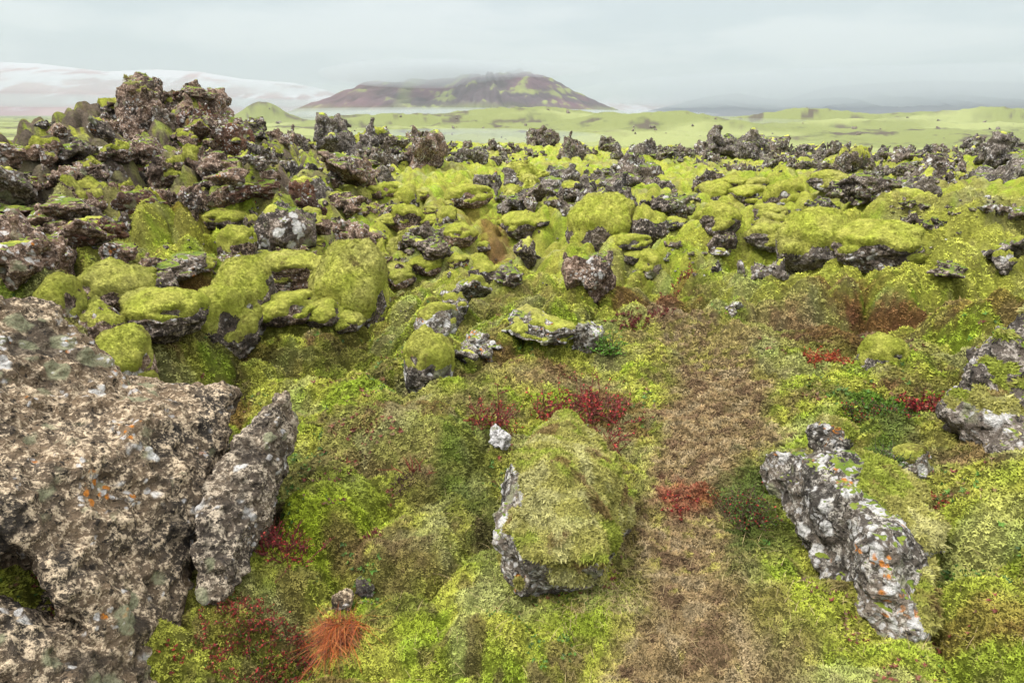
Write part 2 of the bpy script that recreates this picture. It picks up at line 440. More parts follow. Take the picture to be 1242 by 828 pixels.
def mat_rock(name, dark, mid, light, lt, white, orange, green, moss, big=1.):
    """rough lava: dark, brown and pale grains, crustose lichens (white, orange, grey green), thin moss on ledges"""
    m, nt = new_mat(name); b = NB(nt)
    g = b.n('ShaderNodeNewGeometry'); pos = g.outputs['Position']
    n1 = b.noise(pos, 3.2 * big, 6, .62, .4); n2 = b.noise(pos, 24 * big, 5, .72); n3 = b.noise(pos, 85 * big, 3, .75)
    col = b.mix(b.rng(n1, .36, .62), dark, mid)
    gr = b.math('ADD', b.math('MULTIPLY', n2, .55), b.math('MULTIPLY', n3, .45))
    c0 = .5 + (.5 - lt) * .22
    col = b.mix(b.rng(gr, c0 - .01, c0 + .09), col, light)
    col = b.mix(b.rng(b.noise(pos, 46 * big, 3, .7), .56, .64, 0, .9), col, tuple(x * .35 for x in dark))
    ms = b.n('ShaderNodeMapping'); ms.inputs['Scale'].default_value = (1, 1, .35); b.l(pos, ms.inputs[0])
    stn = b.noise(ms.outputs[0], 5.5 * big, 5, .6, .6)
    col = b.mix(b.rng(stn, .54, .66, 0, .75), col, tuple(x * .55 for x in dark))
    # lichens
    warp = b.n('ShaderNodeVectorMath', operation='MULTIPLY_ADD')
    nz = b.n('ShaderNodeTexNoise'); nz.inputs['Scale'].default_value = 16 * big; nz.inputs['Detail'].default_value = 3; b.l(pos, nz.inputs['Vector'])
    b.l(nz.outputs['Color'], warp.inputs[0]); warp.inputs[1].default_value = (.045 / big,) * 3; b.l(pos, warp.inputs[2]); wp = warp.outputs[0]
    def lichen(scale, lo, color, mscale, mthr, amt):
        nonlocal col
        v = b.vor(wp, scale)
        mk = b.math('MULTIPLY', b.rng(v, lo, lo - .12), b.rng(b.noise(pos, mscale, 3, .6), mthr, mthr + .05))
        mk = b.math('MULTIPLY', mk, b.rng(n3, .3, .55, .35, 1.))
        col = b.mix(b.math('MULTIPLY', mk, amt), col, color)
    if green > 0: lichen(9 * big, .42, (.22, .22, .13), 3.1 * big, .60 - .14 * green, .9)
    if white > 0:
        lichen(13 * big, .44, (.55, .53, .50), 4.3 * big, .64 - .16 * white, .95)
        lichen(34 * big, .42, (.50, .48, .46), 6.5 * big, .62 - .16 * white, .85)
    if orange > 0: lichen(38 * big, .46, (.50, .17, .015), 6.5 * big, .70 - .13 * orange, .9)
    if moss > 0:
        sx = b.n('ShaderNodeSeparateXYZ'); b.l(g.outputs['Normal'], sx.inputs[0])
        up = b.math('ADD', sx.outputs[2], b.math('MULTIPLY', b.noise(pos, 5, 4, .65), .9))
        mc = b.mix(b.rng(b.noise(pos, 12, 3), .4, .6), (.19, .23, .03), (.11, .16, .02))
        col = b.mix(b.rng(up, 1.42 - .35 * moss, 1.5 - .35 * moss), col, mc)
    f = b.math('ADD', b.math('MULTIPLY', n2, 1.), b.math('MULTIPLY', n3, .35))
    vb = b.vor(wp, 30 * big)
    f = b.math('ADD', f, b.math('MULTIPLY', vb, .5))
    nr = b.bump(f, .035 / big, 1.)
    b.out(col, .92, nr, .2); return m

M = {}
M['ground'] = mat_ground(); M['tuft'] = mat_tuft(); M['leaf'] = mat_leaf('leaf'); M['stem'] = mat_leaf('bark')
M['moss'] = mat_moss('moss_yellow_green', (.54, .53, .115), (.45, .48, .075), (.50, .46, .15))
M['moss_far'] = mat_moss('moss_bright', (.54, .53, .11), (.44, .475, .07), (.49, .46, .14))
M['hero'] = mat_rock('lava_tan_speckled', (.036, .030, .024), (.165, .115, .070), (.55, .43, .29), .54, .3, .5, .75, .0)
M['slab'] = mat_rock('lava_grey_lichen', (.048, .038, .030), (.165, .122, .080), (.46, .38, .28), .54, .5, .35, .8, .0)
M['lichen'] = mat_rock('lava_white_orange_lichen', (.05, .043, .036), (.165, .132, .10), (.44, .40, .34), .50, 1.0, .75, .6, .25, 1.)
M['mound'] = mat_rock('lava_red_brown', (.048, .034, .026), (.175, .108, .072), (.47, .35, .27), .50, .5, .35, .35, .35, .8)
M['brown'] = mat_rock('lava_fresh_brown', (.06, .035, .025), (.16, .075, .045), (.35, .28, .23), .35, .5, .3, .3, .3, .7)
M['dark'] = mat_rock('lava_dark', (.042, .034, .028), (.13, .097, .072), (.40, .33, .27), .47, .5, .1, .35, .4, .6)
M['grey'] = mat_rock('lava_dark_grey', (.044, .038, .033), (.135, .108, .086), (.40, .35, .30), .48, .35, .08, .3, .35, .6)
M['pale'] = mat_rock('stone_white_lichen', (.25, .24, .23), (.45, .43, .41), (.70, .68, .66), .6, .9, .5, .1, .0, 1.2)

# ------------------------------------------------------------------ rock shapes
import bmesh
def hull_planes(P):
    bm = bmesh.new()
    for p in P: bm.verts.new(p)
    r = bmesh.ops.convex_hull(bm, input=bm.verts)
    bmesh.ops.dissolve_degenerate(bm, edges=bm.edges, dist=1e-5)
    bmesh.ops.recalc_face_normals(bm, faces=bm.faces)
    N = []; D = []
    c = np.mean([v.co for v in bm.verts], 0)
    for f in bm.faces:
        if f.calc_area() < 1e-7: continue
        n = np.array(f.normal); d = n @ np.array(f.verts[0].co)
        if n @ c > d: n = -n; d = -d
        N.append(n); D.append(d)
    bm.free()
    return np.array(N, F32), np.array(D, F32)
def sd_hull(X, P):
    N, D = hull_planes(P)
    d = np.full(len(X), -9, F32)
    for n, q in zip(N, D): d = np.maximum(d, X @ n - q)
    return d
def smin(a, b, k):
    h = np.clip(.5 + .5 * (b - a) / k, 0, 1)
    return b + (a - b) * h - k * h * (1 - h)
def drop_islands(V, Q):
    lab = np.arange(len(V))
    E = np.concatenate([Q[:, [0, 1]], Q[:, [1, 2]], Q[:, [2, 3]], Q[:, [3, 0]]])
    for _ in range(200):
        m = np.minimum(lab[E[:, 0]], lab[E[:, 1]])
        new = lab.copy(); np.minimum.at(new, E[:, 0], m); np.minimum.at(new, E[:, 1], m)
        new = new[new]
        if (new == lab).all(): break
        lab = new
    big = np.bincount(lab).argmax()
    keep = lab == big
    Q = Q[keep[Q].all(1)]
    return compact(V, Q)
def islands(V, Q, least=60):
    lab = np.arange(len(V)); E = np.concatenate([Q[:, [0, 1]], Q[:, [1, 2]], Q[:, [2, 3]], Q[:, [3, 0]]])
    for _ in range(300):
        m = np.minimum(lab[E[:, 0]], lab[E[:, 1]]); new = lab.copy()
        np.minimum.at(new, E[:, 0], m); np.minimum.at(new, E[:, 1], m); new = new[new]
        if (new == lab).all(): break
        lab = new
    ids, n = np.unique(lab, return_counts=True)
    return [compact(V, Q[(lab == i)[Q].all(1)]) for i in ids[n >= least]]
def compact(V, Q, *extra):
    used = np.zeros(len(V), bool); used[Q.ravel()] = True
    mp = np.cumsum(used) - 1
    r = (V[used], mp[Q]) + tuple(e[used] for e in extra)
    return r
def carve(fn, lo, hi, h, seed, rough=1., unit=1., chunky=1., sub=1, fine=1.):
    """lava surface: base solid fn, warped and roughened by clinker noise. unit = size the noise is scaled to (metres)"""
    lo = np.array(lo, F32); hi = np.array(hi, F32)
    n = np.maximum(np.ceil((hi - lo) / h).astype(int), 6)
    ax = [lo[k] + h * np.arange(n[k] + 1, dtype=F32) for k in range(3)]
    X = np.stack(np.meshgrid(*ax, indexing='ij'), -1).reshape(-1, 3)
    d = fn(X).astype(F32)
    band = np.abs(d) < .34 * unit
    B = X[band] / unit
    o = seed * 13.7
    wob = .16 * fbm(B[:, 0] * 2.1 + o, B[:, 1] * 2.1, B[:, 2] * 2.1, o=3, seed=seed) * rough
    wx = B + .08 * wob[:, None]
    f1, f2 = worley(wx[:, 0] * 4.6 + o, wx[:, 1] * 4.6, wx[:, 2] * 5.2, seed=seed + 3)
    g1, g2 = worley(wx[:, 0] * 10.5, wx[:, 1] * 10.5 + o, wx[:, 2] * 11.5, seed=seed + 5)
    dd = wob + chunky * (.105 * (f1 - .5) + .036 * (g1 - .5))
    d[band] += (dd * unit).astype(F32)
    S = d.reshape(n + 1)
    S[0] = np.maximum(S[0], .01); S[-1] = np.maximum(S[-1], .01); S[:, 0] = np.maximum(S[:, 0], .01); S[:, -1] = np.maximum(S[:, -1], .01)
    S[:, :, 0] = np.maximum(S[:, :, 0], .01); S[:, :, -1] = np.maximum(S[:, :, -1], .01)
    V, Q = surface_nets(S, lo, h)
    V, Q = drop_islands(V, Q)
    for _ in range(sub): V, Q = subdivide(V, Q)
    if sub: V = relax(V, Q, 1, .5)
    N = vnormals(V, Q)
    B = V / unit
    e = .020 * perlin(B[:, 0] * 17, B[:, 1] * 17, B[:, 2] * 17, seed + 8) + .012 * perlin(B[:, 0] * 37, B[:, 1] * 37, B[:, 2] * 37, seed + 9)
    V = V + N * (e * unit * fine)[:, None]
    return V, Q
def moss_cap(V, Q, thr, thick, seed, unit=1., lump=1., mask=None):
    """thick moss cushions lying on the upward surfaces of a rock; the rim dives into the stone"""
    N = vnormals(V, Q)
    Ns = relax(N, Q, 10); Ns /= np.linalg.norm(Ns, axis=1)[:, None] + 1e-9
    B = V / unit
    field = Ns[:, 2] + .42 * fbm(B[:, 0] * 2.4 + seed, B[:, 1] * 2.4, B[:, 2] * 2.4, o=3, seed=seed + 20) - thr
    if mask is not None: field = field + mask(V)
    f1, _ = worley(B[:, 0] * 4.5 + seed, B[:, 1] * 4.5, B[:, 2] * 4.5, seed=seed + 4)
    field = relax(field, Q, 3)
    t = sst(-.02, .42, field) ** .55
    t = thick * unit * (t * (1 + lump * .5 * (.55 - f1)) - .22)
    keep = field > -.10
    if keep.sum() < 30: return None
    t = np.where(field > -.02, t, -.22 * thick * unit)
    D = Ns * .55 + np.array([0, 0, .45])
    P = relax(V, Q, 8, .5) * .75 + V * .25
    P = np.where(field[:, None] > .04, P, V) + D * t[:, None]
    P2 = relax(P, Q, 4, .5); w = sst(.02, .2, field)[:, None]
    P = P * (1 - w) + P2 * w
    e = .018 * perlin(B[:, 0] * 15, B[:, 1] * 15, B[:, 2] * 15, seed + 31) + .010 * perlin(B[:, 0] * 34, B[:, 1] * 34, B[:, 2] * 34, seed + 32)
    P = P + Ns * (e * unit * w[:, 0])[:, None]
    Qk = Q[keep[Q].all(1)]
    if len(Qk) < 20: return None
    return compact(P, Qk)

def rand_hull(r, c, s, n=11, jit=.25):
    P = r.normal(size=(n, 3)); P /= np.linalg.norm(P, axis=1)[:, None]
    P *= (1 - jit * r.random((n, 1)))
    a, b = r.uniform(-.5, .5, 2); g = r.uniform(0, 6.28)
    Rz = np.array([[math.cos(g), -math.sin(g), 0], [math.sin(g), math.cos(g), 0], [0, 0, 1]])
    Rx = np.array([[1, 0, 0], [0, math.cos(a), -math.sin(a)], [0, math.sin(a), math.cos(a)]])
    Ry = np.array([[math.cos(b), 0, math.sin(b)], [0, 1, 0], [-math.sin(b), 0, math.cos(b)]])
    return (P * np.array(s)) @ (Rz @ Rx @ Ry).T + np.array(c)
def shape(style, seed):
    r = np.random.default_rng(seed * 7 + 1)
    H = []; k = .03; rough = 1.; ch = 1.
    if style == 'crag':
        H.append(rand_hull(r, (0, 0, .12), (.50, .40, .36)))
        for _ in range(5):
            x, y = r.uniform(-.30, .30, 2); hh = r.uniform(.40, .85) * (1 - .8 * abs(x))
            H.append(rand_hull(r, (x, y * .8, hh * .45), (r.uniform(.15, .26), r.uniform(.14, .24), hh * .55), 9, .4))
        rough = 1.15; ch = 1.3
    elif style == 'block':
        H.append(rand_hull(r, (0, 0, .24), (.5, .44, .40), 12, .2))
        H.append(rand_hull(r, (r.uniform(-.25, .25), -.12, .12), (.3, .3, .3), 9, .3)); ch = .8; rough = .9
    elif style == 'slab':
        H.append(rand_hull(r, (0, 0, .2), (.58, .3, .2), 12, .15) @ np.array([[.9, 0, -.35], [0, 1, 0], [.35, 0, .9]]))
        H.append(rand_hull(r, (.12, .05, .06), (.34, .34, .25), 10, .3)); ch = 1.
    elif style == 'outcrop':
        for _ in range(11):
            x = r.uniform(-.42, .42); y = r.uniform(-.25, .25); s = r.uniform(.15, .29) * (1.15 - abs(x))
            H.append(rand_hull(r, (x, y, s * .45), (s * 1.15, s, s * r.uniform(.8, 1.5)), 9, .35))
        H.append(rand_hull(r, (0, 0, 0), (.45, .32, .16))); rough = .9; ch = 1.25
    elif style == 'ridge':
        xs_ = np.linspace(-.44, .44, 13)
        for x in xs_:
            y = r.uniform(-.14, .14) + .1 * math.sin(x * 5 + seed); s = r.uniform(.09, .17); e_ = 1.25 - 1.3 * abs(x)
            H.append(rand_hull(r, (x, y, s * r.uniform(.2, .9) * e_), (s * 1.1, s * 1.1, s * r.uniform(.8, 1.7) * e_), 9, .38))
        H.append(rand_hull(r, (0, 0, -.02), (.48, .24, .15))); rough = .75; ch = 1.0
    elif style == 'round':
        H.append(rand_hull(r, (0, 0, .2), (.5, .42, .38), 40, .08))
        H.append(rand_hull(r, (r.uniform(-.2, .2), r.uniform(-.2, .1), .14), (.34, .34, .32), 30, .12)); k = .12; rough = .8; ch = .45
    P = np.concatenate(H); lo = P.min(0) - .14; hi = P.max(0) + .16
    def fn(X):
        d = sd_hull(X, H[0])
        for h in H[1:]: d = smin(d, sd_hull(X, h), k)
        return d
    lo[2] = max(lo[2], -.32)
    V, Q = carve(fn, lo, hi, .0195, seed, rough * .62, .8, ch * .9, sub=0)
    return V, Q

rlib = np.random.default_rng(909)
def sprigs(P, N, C, size, r, blades=4):
    """small star shaped moss shoots: `blades` leaf triangles each"""
    n = len(P)
    t = np.cross(N, r.normal(size=(n, 3))); t /= np.linalg.norm(t, axis=1)[:, None] + 1e-9
    s = np.cross(N, t)
    Vs = []; 
    for k in range(blades):
        a = 6.283 * (k + r.random(n) * .7) / blades
        out = t * np.cos(a)[:, None] + s * np.sin(a)[:, None]
        sd = -t * np.sin(a)[:, None] + s * np.cos(a)[:, None]
        L = (size * r.uniform(.7, 1.3, n))[:, None]
        lift = r.uniform(.1, .8, n)[:, None]
        base = P - N * (size * .25)[:, None]
        tip = base + out * L + N * L * (lift + .25)
        wv = sd * L * .36
        Vs += [base - wv, base + wv + N * L * .1, tip]
    V = np.stack(Vs, 1).reshape(-1, 3)
    T = np.arange(len(V)).reshape(-1, 3)
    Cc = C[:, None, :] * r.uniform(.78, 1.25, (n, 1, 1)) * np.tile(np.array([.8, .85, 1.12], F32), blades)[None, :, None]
    return V, T, Cc.reshape(-1, 3)
LIB = {}
for style, seeds in (('crag', (1, 2, 3, 4, 5)), ('block', (11, 12, 13, 14)), ('slab', (21, 22)), ('outcrop', (31, 32, 33, 34)), ('ridge', (61, 62, 63, 64)), ('round', (41, 42, 43))):
    LIB[style] = []
    for sd in seeds:
        V, Q = shape(style, sd)
        zmax = V[:, 2].max()
        moss = {}; r_keep = {}
        for lv, thr, th in ((1, .92, .055), (2, .62, .085), (3, .18, .12)):
            if style in ('crag',) and lv == 3: continue
            r_ = moss_cap(V, Q, thr, th, sd, .9)
            r_keep[lv] = r_
            moss[lv] = None if r_ is None else [mk_mesh('moss_cushion', *q_) for q_ in islands(*r_)]
        for lv in list(moss):
            if moss[lv] and lv > 1:
                out_ = []
                for Vm, Qm in islands(*r_keep[lv]):
                    Nm = vnormals(Vm, Qm); A = np.linalg.norm(np.cross(Vm[Qm[:, 2]] - Vm[Qm[:, 0]], Vm[Qm[:, 3]] - Vm[Qm[:, 1]]), axis=1)
                    n_ = int(min(9000, A.sum() / 2 * 4500)) + 30
                    k_ = rlib.choice(len(Qm), n_, p=A / A.sum()); a_, b_ = rlib.random((2, n_, 1)); q_ = Qm[k_]
                    p_ = (Vm[q_[:, 0]] * (1 - a_) + Vm[q_[:, 1]] * a_) * (1 - b_) + (Vm[q_[:, 3]] * (1 - a_) + Vm[q_[:, 2]] * a_) * b_
                    Vs_, Ts_, _c = sprigs(p_, Nm[q_[:, 0]], np.ones((n_, 3)), .0125 * rlib.uniform(.5, 1.5, n_), rlib)
                    out_.append(mk_mesh('moss_cushion', np.concatenate([Vm, Vs_]), Qm, Ts_ + len(Vm)))
                moss[lv] = out_
        LIB[style].append(dict(V=V, zmax=zmax, mesh=mk_mesh('lava_' + style, V, Q), moss=moss, mats={}))
print('library', round(time.time() - T0, 1))
# ------------------------------------------------------------------ the ground sheet
rows = np.concatenate([np.exp(np.linspace(math.log(.35), math.log(1.25), 60, endpoint=False)),
                       np.exp(np.linspace(math.log(1.25), math.log(46), 760, endpoint=False)),
                       np.exp(np.linspace(math.log(46), math.log(1500), 190, endpoint=False)),
                       np.exp(np.linspace(math.log(1500), math.log(19000), 36))])
azs = np.radians(np.concatenate([np.linspace(-112, -50, 70, endpoint=False), np.linspace(-50, 50, 900, endpoint=False), np.linspace(50, 112, 71)]))
nR, nA = len(rows), len(azs)
GX = (rows[:, None] * np.sin(azs)[None]).astype(F32); GY = (rows[:, None] * np.cos(azs)[None]).astype(F32)
GZ = height(GX, GY).astype(F32)
print('ground', round(time.time() - T0, 1), nR * nA)

Yl = (.325, .33, .055); Gr = (.22, .27, .03); Ol = (.24, .23, .065); Br = (.25, .31, .022); Tn = (.24, .17, .085); So = (.14, .05, .03)
Rd = (.20, .045, .03); Dk = (.05, .07, .015); Pale = (.30, .31, .11)
# patches of other cover seen in the photograph: (u, v, half width px, half depth px, colour, strength)
PATCH = [
 (175,152,70,14,(.10,.08,.06),.85),(240,164,50,14,(.10,.08,.06),.8),(110,182,50,12,(.10,.08,.06),.8),(60,222,60,20,(.10,.08,.06),.75),(130,235,80,22,(.10,.08,.06),.7),(300,192,50,16,(.10,.08,.06),.7),
 (1100,335,150,30,Yl,.85),(980,325,90,20,Yl,.8),(1180,310,80,20,Yl,.8),(900,300,90,22,Yl,.6),(1050,270,140,20,Yl,.7),(260,300,60,30,Br,.6),(240,400,70,24,Yl,.6),(340,400,60,20,Yl,.7),(440,400,50,20,Yl,.6),
 (1090,386,100,8,So,.85),(1010,370,44,7,So,.7),(1180,405,50,8,So,.6),(790,386,70,7,So,.75),(700,380,40,6,So,.35),(600,298,22,30,So,.7),(560,250,20,30,So,.45),
 (495,300,18,8,So,.6),(460,235,20,6,So,.5),(450,375,25,8,So,.4),(245,365,26,14,So,.8),(300,420,40,12,(.16,.06,.03),.55),(280,500,26,26,So,.7),
 (350,440,110,18,(.08,.08,.018),.7),(440,455,60,12,(.10,.10,.02),.6),(420,420,50,10,(.09,.06,.025),.5),(300,640,40,50,Dk,.7),(345,640,30,40,(.06,.035,.022),.8),
 (575,790,12,60,(.09,.05,.03),.7),(500,770,30,20,Br,.7),(420,600,60,30,Br,.6),(400,640,70,40,Br,.8),(380,690,50,30,Br,.7),(240,800,40,30,Yl,.9),(460,570,50,20,Br,.5),
 (520,600,30,20,(.09,.06,.03),.6),(560,580,40,60,Dk,.6),(590,650,22,70,Dk,.5),(490,700,50,30,(.12,.08,.04),.7),(470,680,40,24,(.13,.085,.045),.6),(430,680,30,30,(.14,.08,.045),.7),
 (440,720,50,20,(.12,.10,.03),.5),(300,760,50,30,(.10,.06,.02),.5),(640,460,70,20,Tn,.5),(700,470,60,16,(.20,.12,.08),.6),(580,520,40,20,(.10,.13,.02),.5),
 (620,730,50,24,Pale,.5),(600,690,30,18,Pale,.5),(680,760,60,30,Gr,.5),(975,720,50,50,Br,.55),(930,670,40,40,(.12,.15,.03),.5),(905,600,40,60,(.055,.09,.015),.8),(830,605,34,20,(.20,.05,.03),.7),(700,610,40,16,Tn,.5),
 (1060,495,60,16,(.06,.12,.015),.9),(1075,550,36,20,(.05,.09,.015),.8),(1000,425,40,12,(.12,.07,.02),.6),(1190,765,40,26,So,.9),(1200,580,16,8,So,.6),(1060,620,50,40,Pale,.4),(1160,560,60,16,Tn,.4),
 (880,430,50,14,Tn,.5),(960,395,60,10,Tn,.5),(920,345,40,8,Ol,.5),(1180,600,60,30,Yl,.5),(1150,720,60,60,Yl,.5),(760,420,30,16,Tn,.5),(640,345,40,8,Tn,.4),
 (1110,640,12,30,(.10,.07,.02),.4),(820,350,30,6,So,.6),(940,640,26,30,(.08,.10,.02),.6),(240,190,8,5,So,.9),(225,285,30,14,(.17,.07,.03),.55),(215,270,22,8,So,.5),(235,310,20,10,So,.4)]
_pu = np.array([p[0] for p in PATCH], float); _pv = np.array([p[1] for p in PATCH], float); _pb = np.array([p[3] for p in PATCH], float)
_pr = march(smooth_h, _pu, _pv); _p2 = march(smooth_h, _pu, _pv + _pb)
PW = []
for k, p in enumerate(PATCH):
    r = _pr[k] if np.isfinite(_pr[k]) else 12.
    r2 = _p2[k] if np.isfinite(_p2[k]) and _p2[k] < r else r * .9
    P = at_r(p[0], p[1], r); dist = np.hypot(r, CAMZ - P[2]); th = math.atan2(P[0], P[1])
    PW.append((P[0], P[1], math.cos(th), math.sin(th), p[2] * dist / FPX, max(r - r2, .05), p[4], p[5]))
# the worn track: centre line (u, v, half width px)
TRACK = [(865,860,105),(850,780,86),(832,700,68),(842,620,64),(858,540,66),(872,480,62),(855,430,48),(815,395,36)]
_tr = march(smooth_h, [t[0] for t in TRACK], [t[1] for t in TRACK])
TW = [(*at_r(t[0], t[1], r)[:2], t[2] * np.hypot(r, CAMZ) / FPX) for t, r in zip(TRACK, _tr)]

def ground_col(x, y):
    x = np.asarray(x, float); y = np.asarray(y, float); r = np.hypot(x, y); n = len(x)
    C = np.zeros((n, 3), F32)
    def mixin(c, w):
        C[:] = C + (np.array(c, F32) - C) * np.clip(w, 0, 1)[:, None]
    s = np.where(r > 45, 1 / 60., 1.)          # far plain: broad patches only
    a = fbm(x * .55 * s, y * .55 * s, o=4, seed=101); b = fbm(x * 1.9 * s, y * 1.9 * s, o=4, seed=103); c = fbm(x * 6.5 * s, y * 6.5 * s, o=3, seed=105)
    mixin(Yl, np.ones(n))
    mixin(Gr, sst(-.05, .45, b + .3 * c))
    mixin(Ol, sst(.0, .5, a + .35 * c))
    mixin((.20, .29, .02), sst(.15, .5, -b + .2 * c) * .7)
    near = r < 60
    i = np.where(near)[0]; xn = x[i]; yn = y[i]; rn = r[i]
    Cn = C[i].copy()
    def mixn(c, w):
        Cn[:] = Cn + (np.array(c, F32) - Cn) * np.clip(w, 0, 1)[:, None]
    d = fbm(xn * 14, yn * 14, o=3, seed=107)
    e = fbm(xn * 3.3 + 4, yn * 3.3, o=4, seed=109)
    mixn((.13, .085, .045), sst(.22, .55, e + .35 * d) * (.6 - .5 * sst(4.5, 7, rn)))
    mixn((.13, .065, .035), (1 - .75 * sst(5, 8, rn)) * sst(.36, .62, fbm(xn * 1.1 + 9, yn * 1.1, o=4, seed=111) + .25 * d) * .8)
    gz_ = fbm(xn * 2.6 + 3, yn * 2.6, o=4, seed=117)
    mixn((.29, .285, .14), sst(.15, .5, gz_) * .45)
    mixn((.11, .075, .045), sst(.25, .5, -gz_ + .3 * d) * (.5 - .3 * sst(5, 8, rn)))
    uu_ = 621 + FPX * xn / np.maximum(.94 * yn + .3, .1)
    mnd = sst(470, 340, uu_) * sst(7, 9, rn) * sst(21, 18, rn)
    mixn((.115, .088, .066), mnd * sst(-.25, .1, e + .4 * d))
    # track
    best = np.full(len(xn), 9.)
    for (x0, y0, w0), (x1, y1, w1) in zip(TW[:-1], TW[1:]):
        L2 = (x1 - x0) ** 2 + (y1 - y0) ** 2
        t = np.clip(((xn - x0) * (x1 - x0) + (yn - y0) * (y1 - y0)) / L2, 0, 1)
        best = np.minimum(best, np.hypot(xn - x0 - t * (x1 - x0), yn - y0 - t * (y1 - y0)) / (w0 + t * (w1 - w0)))
    tw = sst(1.25, .55, best + .45 * e + .15 * d)
    tc = fbm(xn * 9, yn * 9, o=4, seed=113)
    mixn((.235, .165, .085), tw * .95)
    mixn((.12, .075, .045), tw * sst(.05, .4, tc) * .8)
    mixn((.28, .22, .13), tw * sst(.1, .45, -tc) * .7)
    mixn((.23, .22, .045), tw * sst(.0, .45, a[i] + .6 * d) * .75)
    for (cx, cy, cc, ss, ax, ay, colr, st) in PW:
        sel = (np.abs(xn - cx) < 2 * max(ax, ay)) & (np.abs(yn - cy) < 2 * max(ax, ay))
        if not sel.any(): continue
        dx = xn[sel] - cx; dy = yn[sel] - cy
        p = np.sqrt(((dx * cc - dy * ss) / ax) ** 2 + ((dx * ss + dy * cc) / ay) ** 2)
        w = sst(1.25, .45, p + .45 * e[sel] + .35 * d[sel]) * st
        Cs = Cn[sel]; Cn[sel] = Cs + (np.array(colr, F32) - Cs) * w[:, None]
    Cn *= (1 + .24 * d + .14 * c[i])[:, None].clip(.45, 1.6)
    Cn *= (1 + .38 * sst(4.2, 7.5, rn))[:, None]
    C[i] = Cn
    f = r > 45
    if f.any():
        k = sst(45, 90, r[f])[:, None]
        p = fbm(x[f] / 33., y[f] / 33., o=5, seed=121) + .5 * fbm(x[f] / 9., y[f] / 9., o=3, seed=122); q = fbm(x[f] / 150., y[f] / 150., o=4, seed=123)
        base = np.array((.15, .168, .064)) * np.ones((f.sum(), 1))
        base = base + (np.array((.10, .11, .05)) - base) * (sst(.15, .5, p) * .8)[:, None]
        base = base + (np.array((.07, .055, .05)) - base) * (sst(.42, .65, p + .5 * q) * .85)[:, None]
        base = base + (np.array((.24, .26, .11)) - base) * (sst(.1, .6, -q) * .7)[:, None]
        C[f] = C[f] * (1 - k) + base * k
    return np.clip(C, .01, .6)
def on_track(x, y):
    best = np.full(len(x), 9.)
    for (x0, y0, w0), (x1, y1, w1) in zip(TW[:-1], TW[1:]):
        t = np.clip(((x - x0) * (x1 - x0) + (y - y0) * (y1 - y0)) / ((x1 - x0) ** 2 + (y1 - y0) ** 2), 0, 1)
        best = np.minimum(best, np.hypot(x - x0 - t * (x1 - x0), y - y0 - t * (y1 - y0)) / (w0 + t * (w1 - w0)))
    return best
GC = ground_col(GX.ravel(), GY.ravel())
idx = np.arange(nR * nA).reshape(nR, nA)
GQ = np.stack([idx[:-1, :-1], idx[:-1, 1:], idx[1:, 1:], idx[1:, :-1]], -1).reshape(-1, 4)[:, ::-1]
GV = np.stack([GX, GY, GZ], -1).reshape(-1, 3)
_bare = 1 - .42 * sst(8.5, 5., np.hypot(GV[:, 0], GV[:, 1]))[:, None]     # dead moss under the shoots, darkened so the gaps between them look dark
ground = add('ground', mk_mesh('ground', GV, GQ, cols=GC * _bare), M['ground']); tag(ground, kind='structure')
print('ground done', round(time.time() - T0, 1))
# ------------------------------------------------------------------ rocks
THINGS = []          # (object, short name or None, hand label or None, projected box, facts)
def R_(u, v, r): return at_r(u, v, r)
def Z_(u, v, z):
    dx, dy, dz = ray(u, v); t = (z - CAMZ) / dz
    return np.array([dx * t, dy * t, z])
def box_of(P):
    u, v, d = project(P); ok = d > .2
    return (u[ok].min(), v[ok].min(), u[ok].max(), v[ok].max())
TUFT_SRC = []        # moss surfaces close enough to carry modelled tufts
def hero(name, short, label, hulls, mat, h, unit, seed, cut=(), moss=None, rough=.55, chunky=.7, k=.05, mossmat='moss', fine=1., sub=1):
    Hs = [np.array(x) for x in hulls]; Cs = [np.array(x) for x in cut]
    P = np.concatenate(Hs); lo = P.min(0) - .10 * unit; hi = P.max(0) + .12 * unit
    def fn(X):
        d = sd_hull(X, Hs[0])
        for q in Hs[1:]: d = smin(d, sd_hull(X, q), k)
        for q in Cs: d = np.maximum(d, -sd_hull(X, q))
        return d
    V, Q = carve(fn, lo, hi, h, seed, rough, unit, chunky, sub, fine)
    base = np.array([V[:, 0].mean(), V[:, 1].mean(), V[:, 2].min()])
    bx = box_of(V)
    o = add(name, mk_mesh(name, V - base, Q), M[mat]); o.location = base
    if moss:
        mm = moss_cap(V, Q, moss[0], moss[1], seed, unit, 1., moss[2] if len(moss) > 2 else None)
        if mm is not None:
            for q_ in islands(*mm): HEROMOSS.append((o, q_, base, mossmat))
    o['label'] = label; o['category'] = 'rock'
    THINGS.append(dict(o=o, short=short, label=label, box=bx, r=float(np.hypot(base[0], base[1])), pos=base))
    return o
HEROMOSS = []
def crest(u):
    rs = np.exp(np.linspace(math.log(9), math.log(44), 160)); P = at_r(np.full(160, u), np.full(160, 150.), rs)
    el = (height(P[:, 0], P[:, 1]) - CAMZ) / rs
    return float(rs[np.argmax(el)])
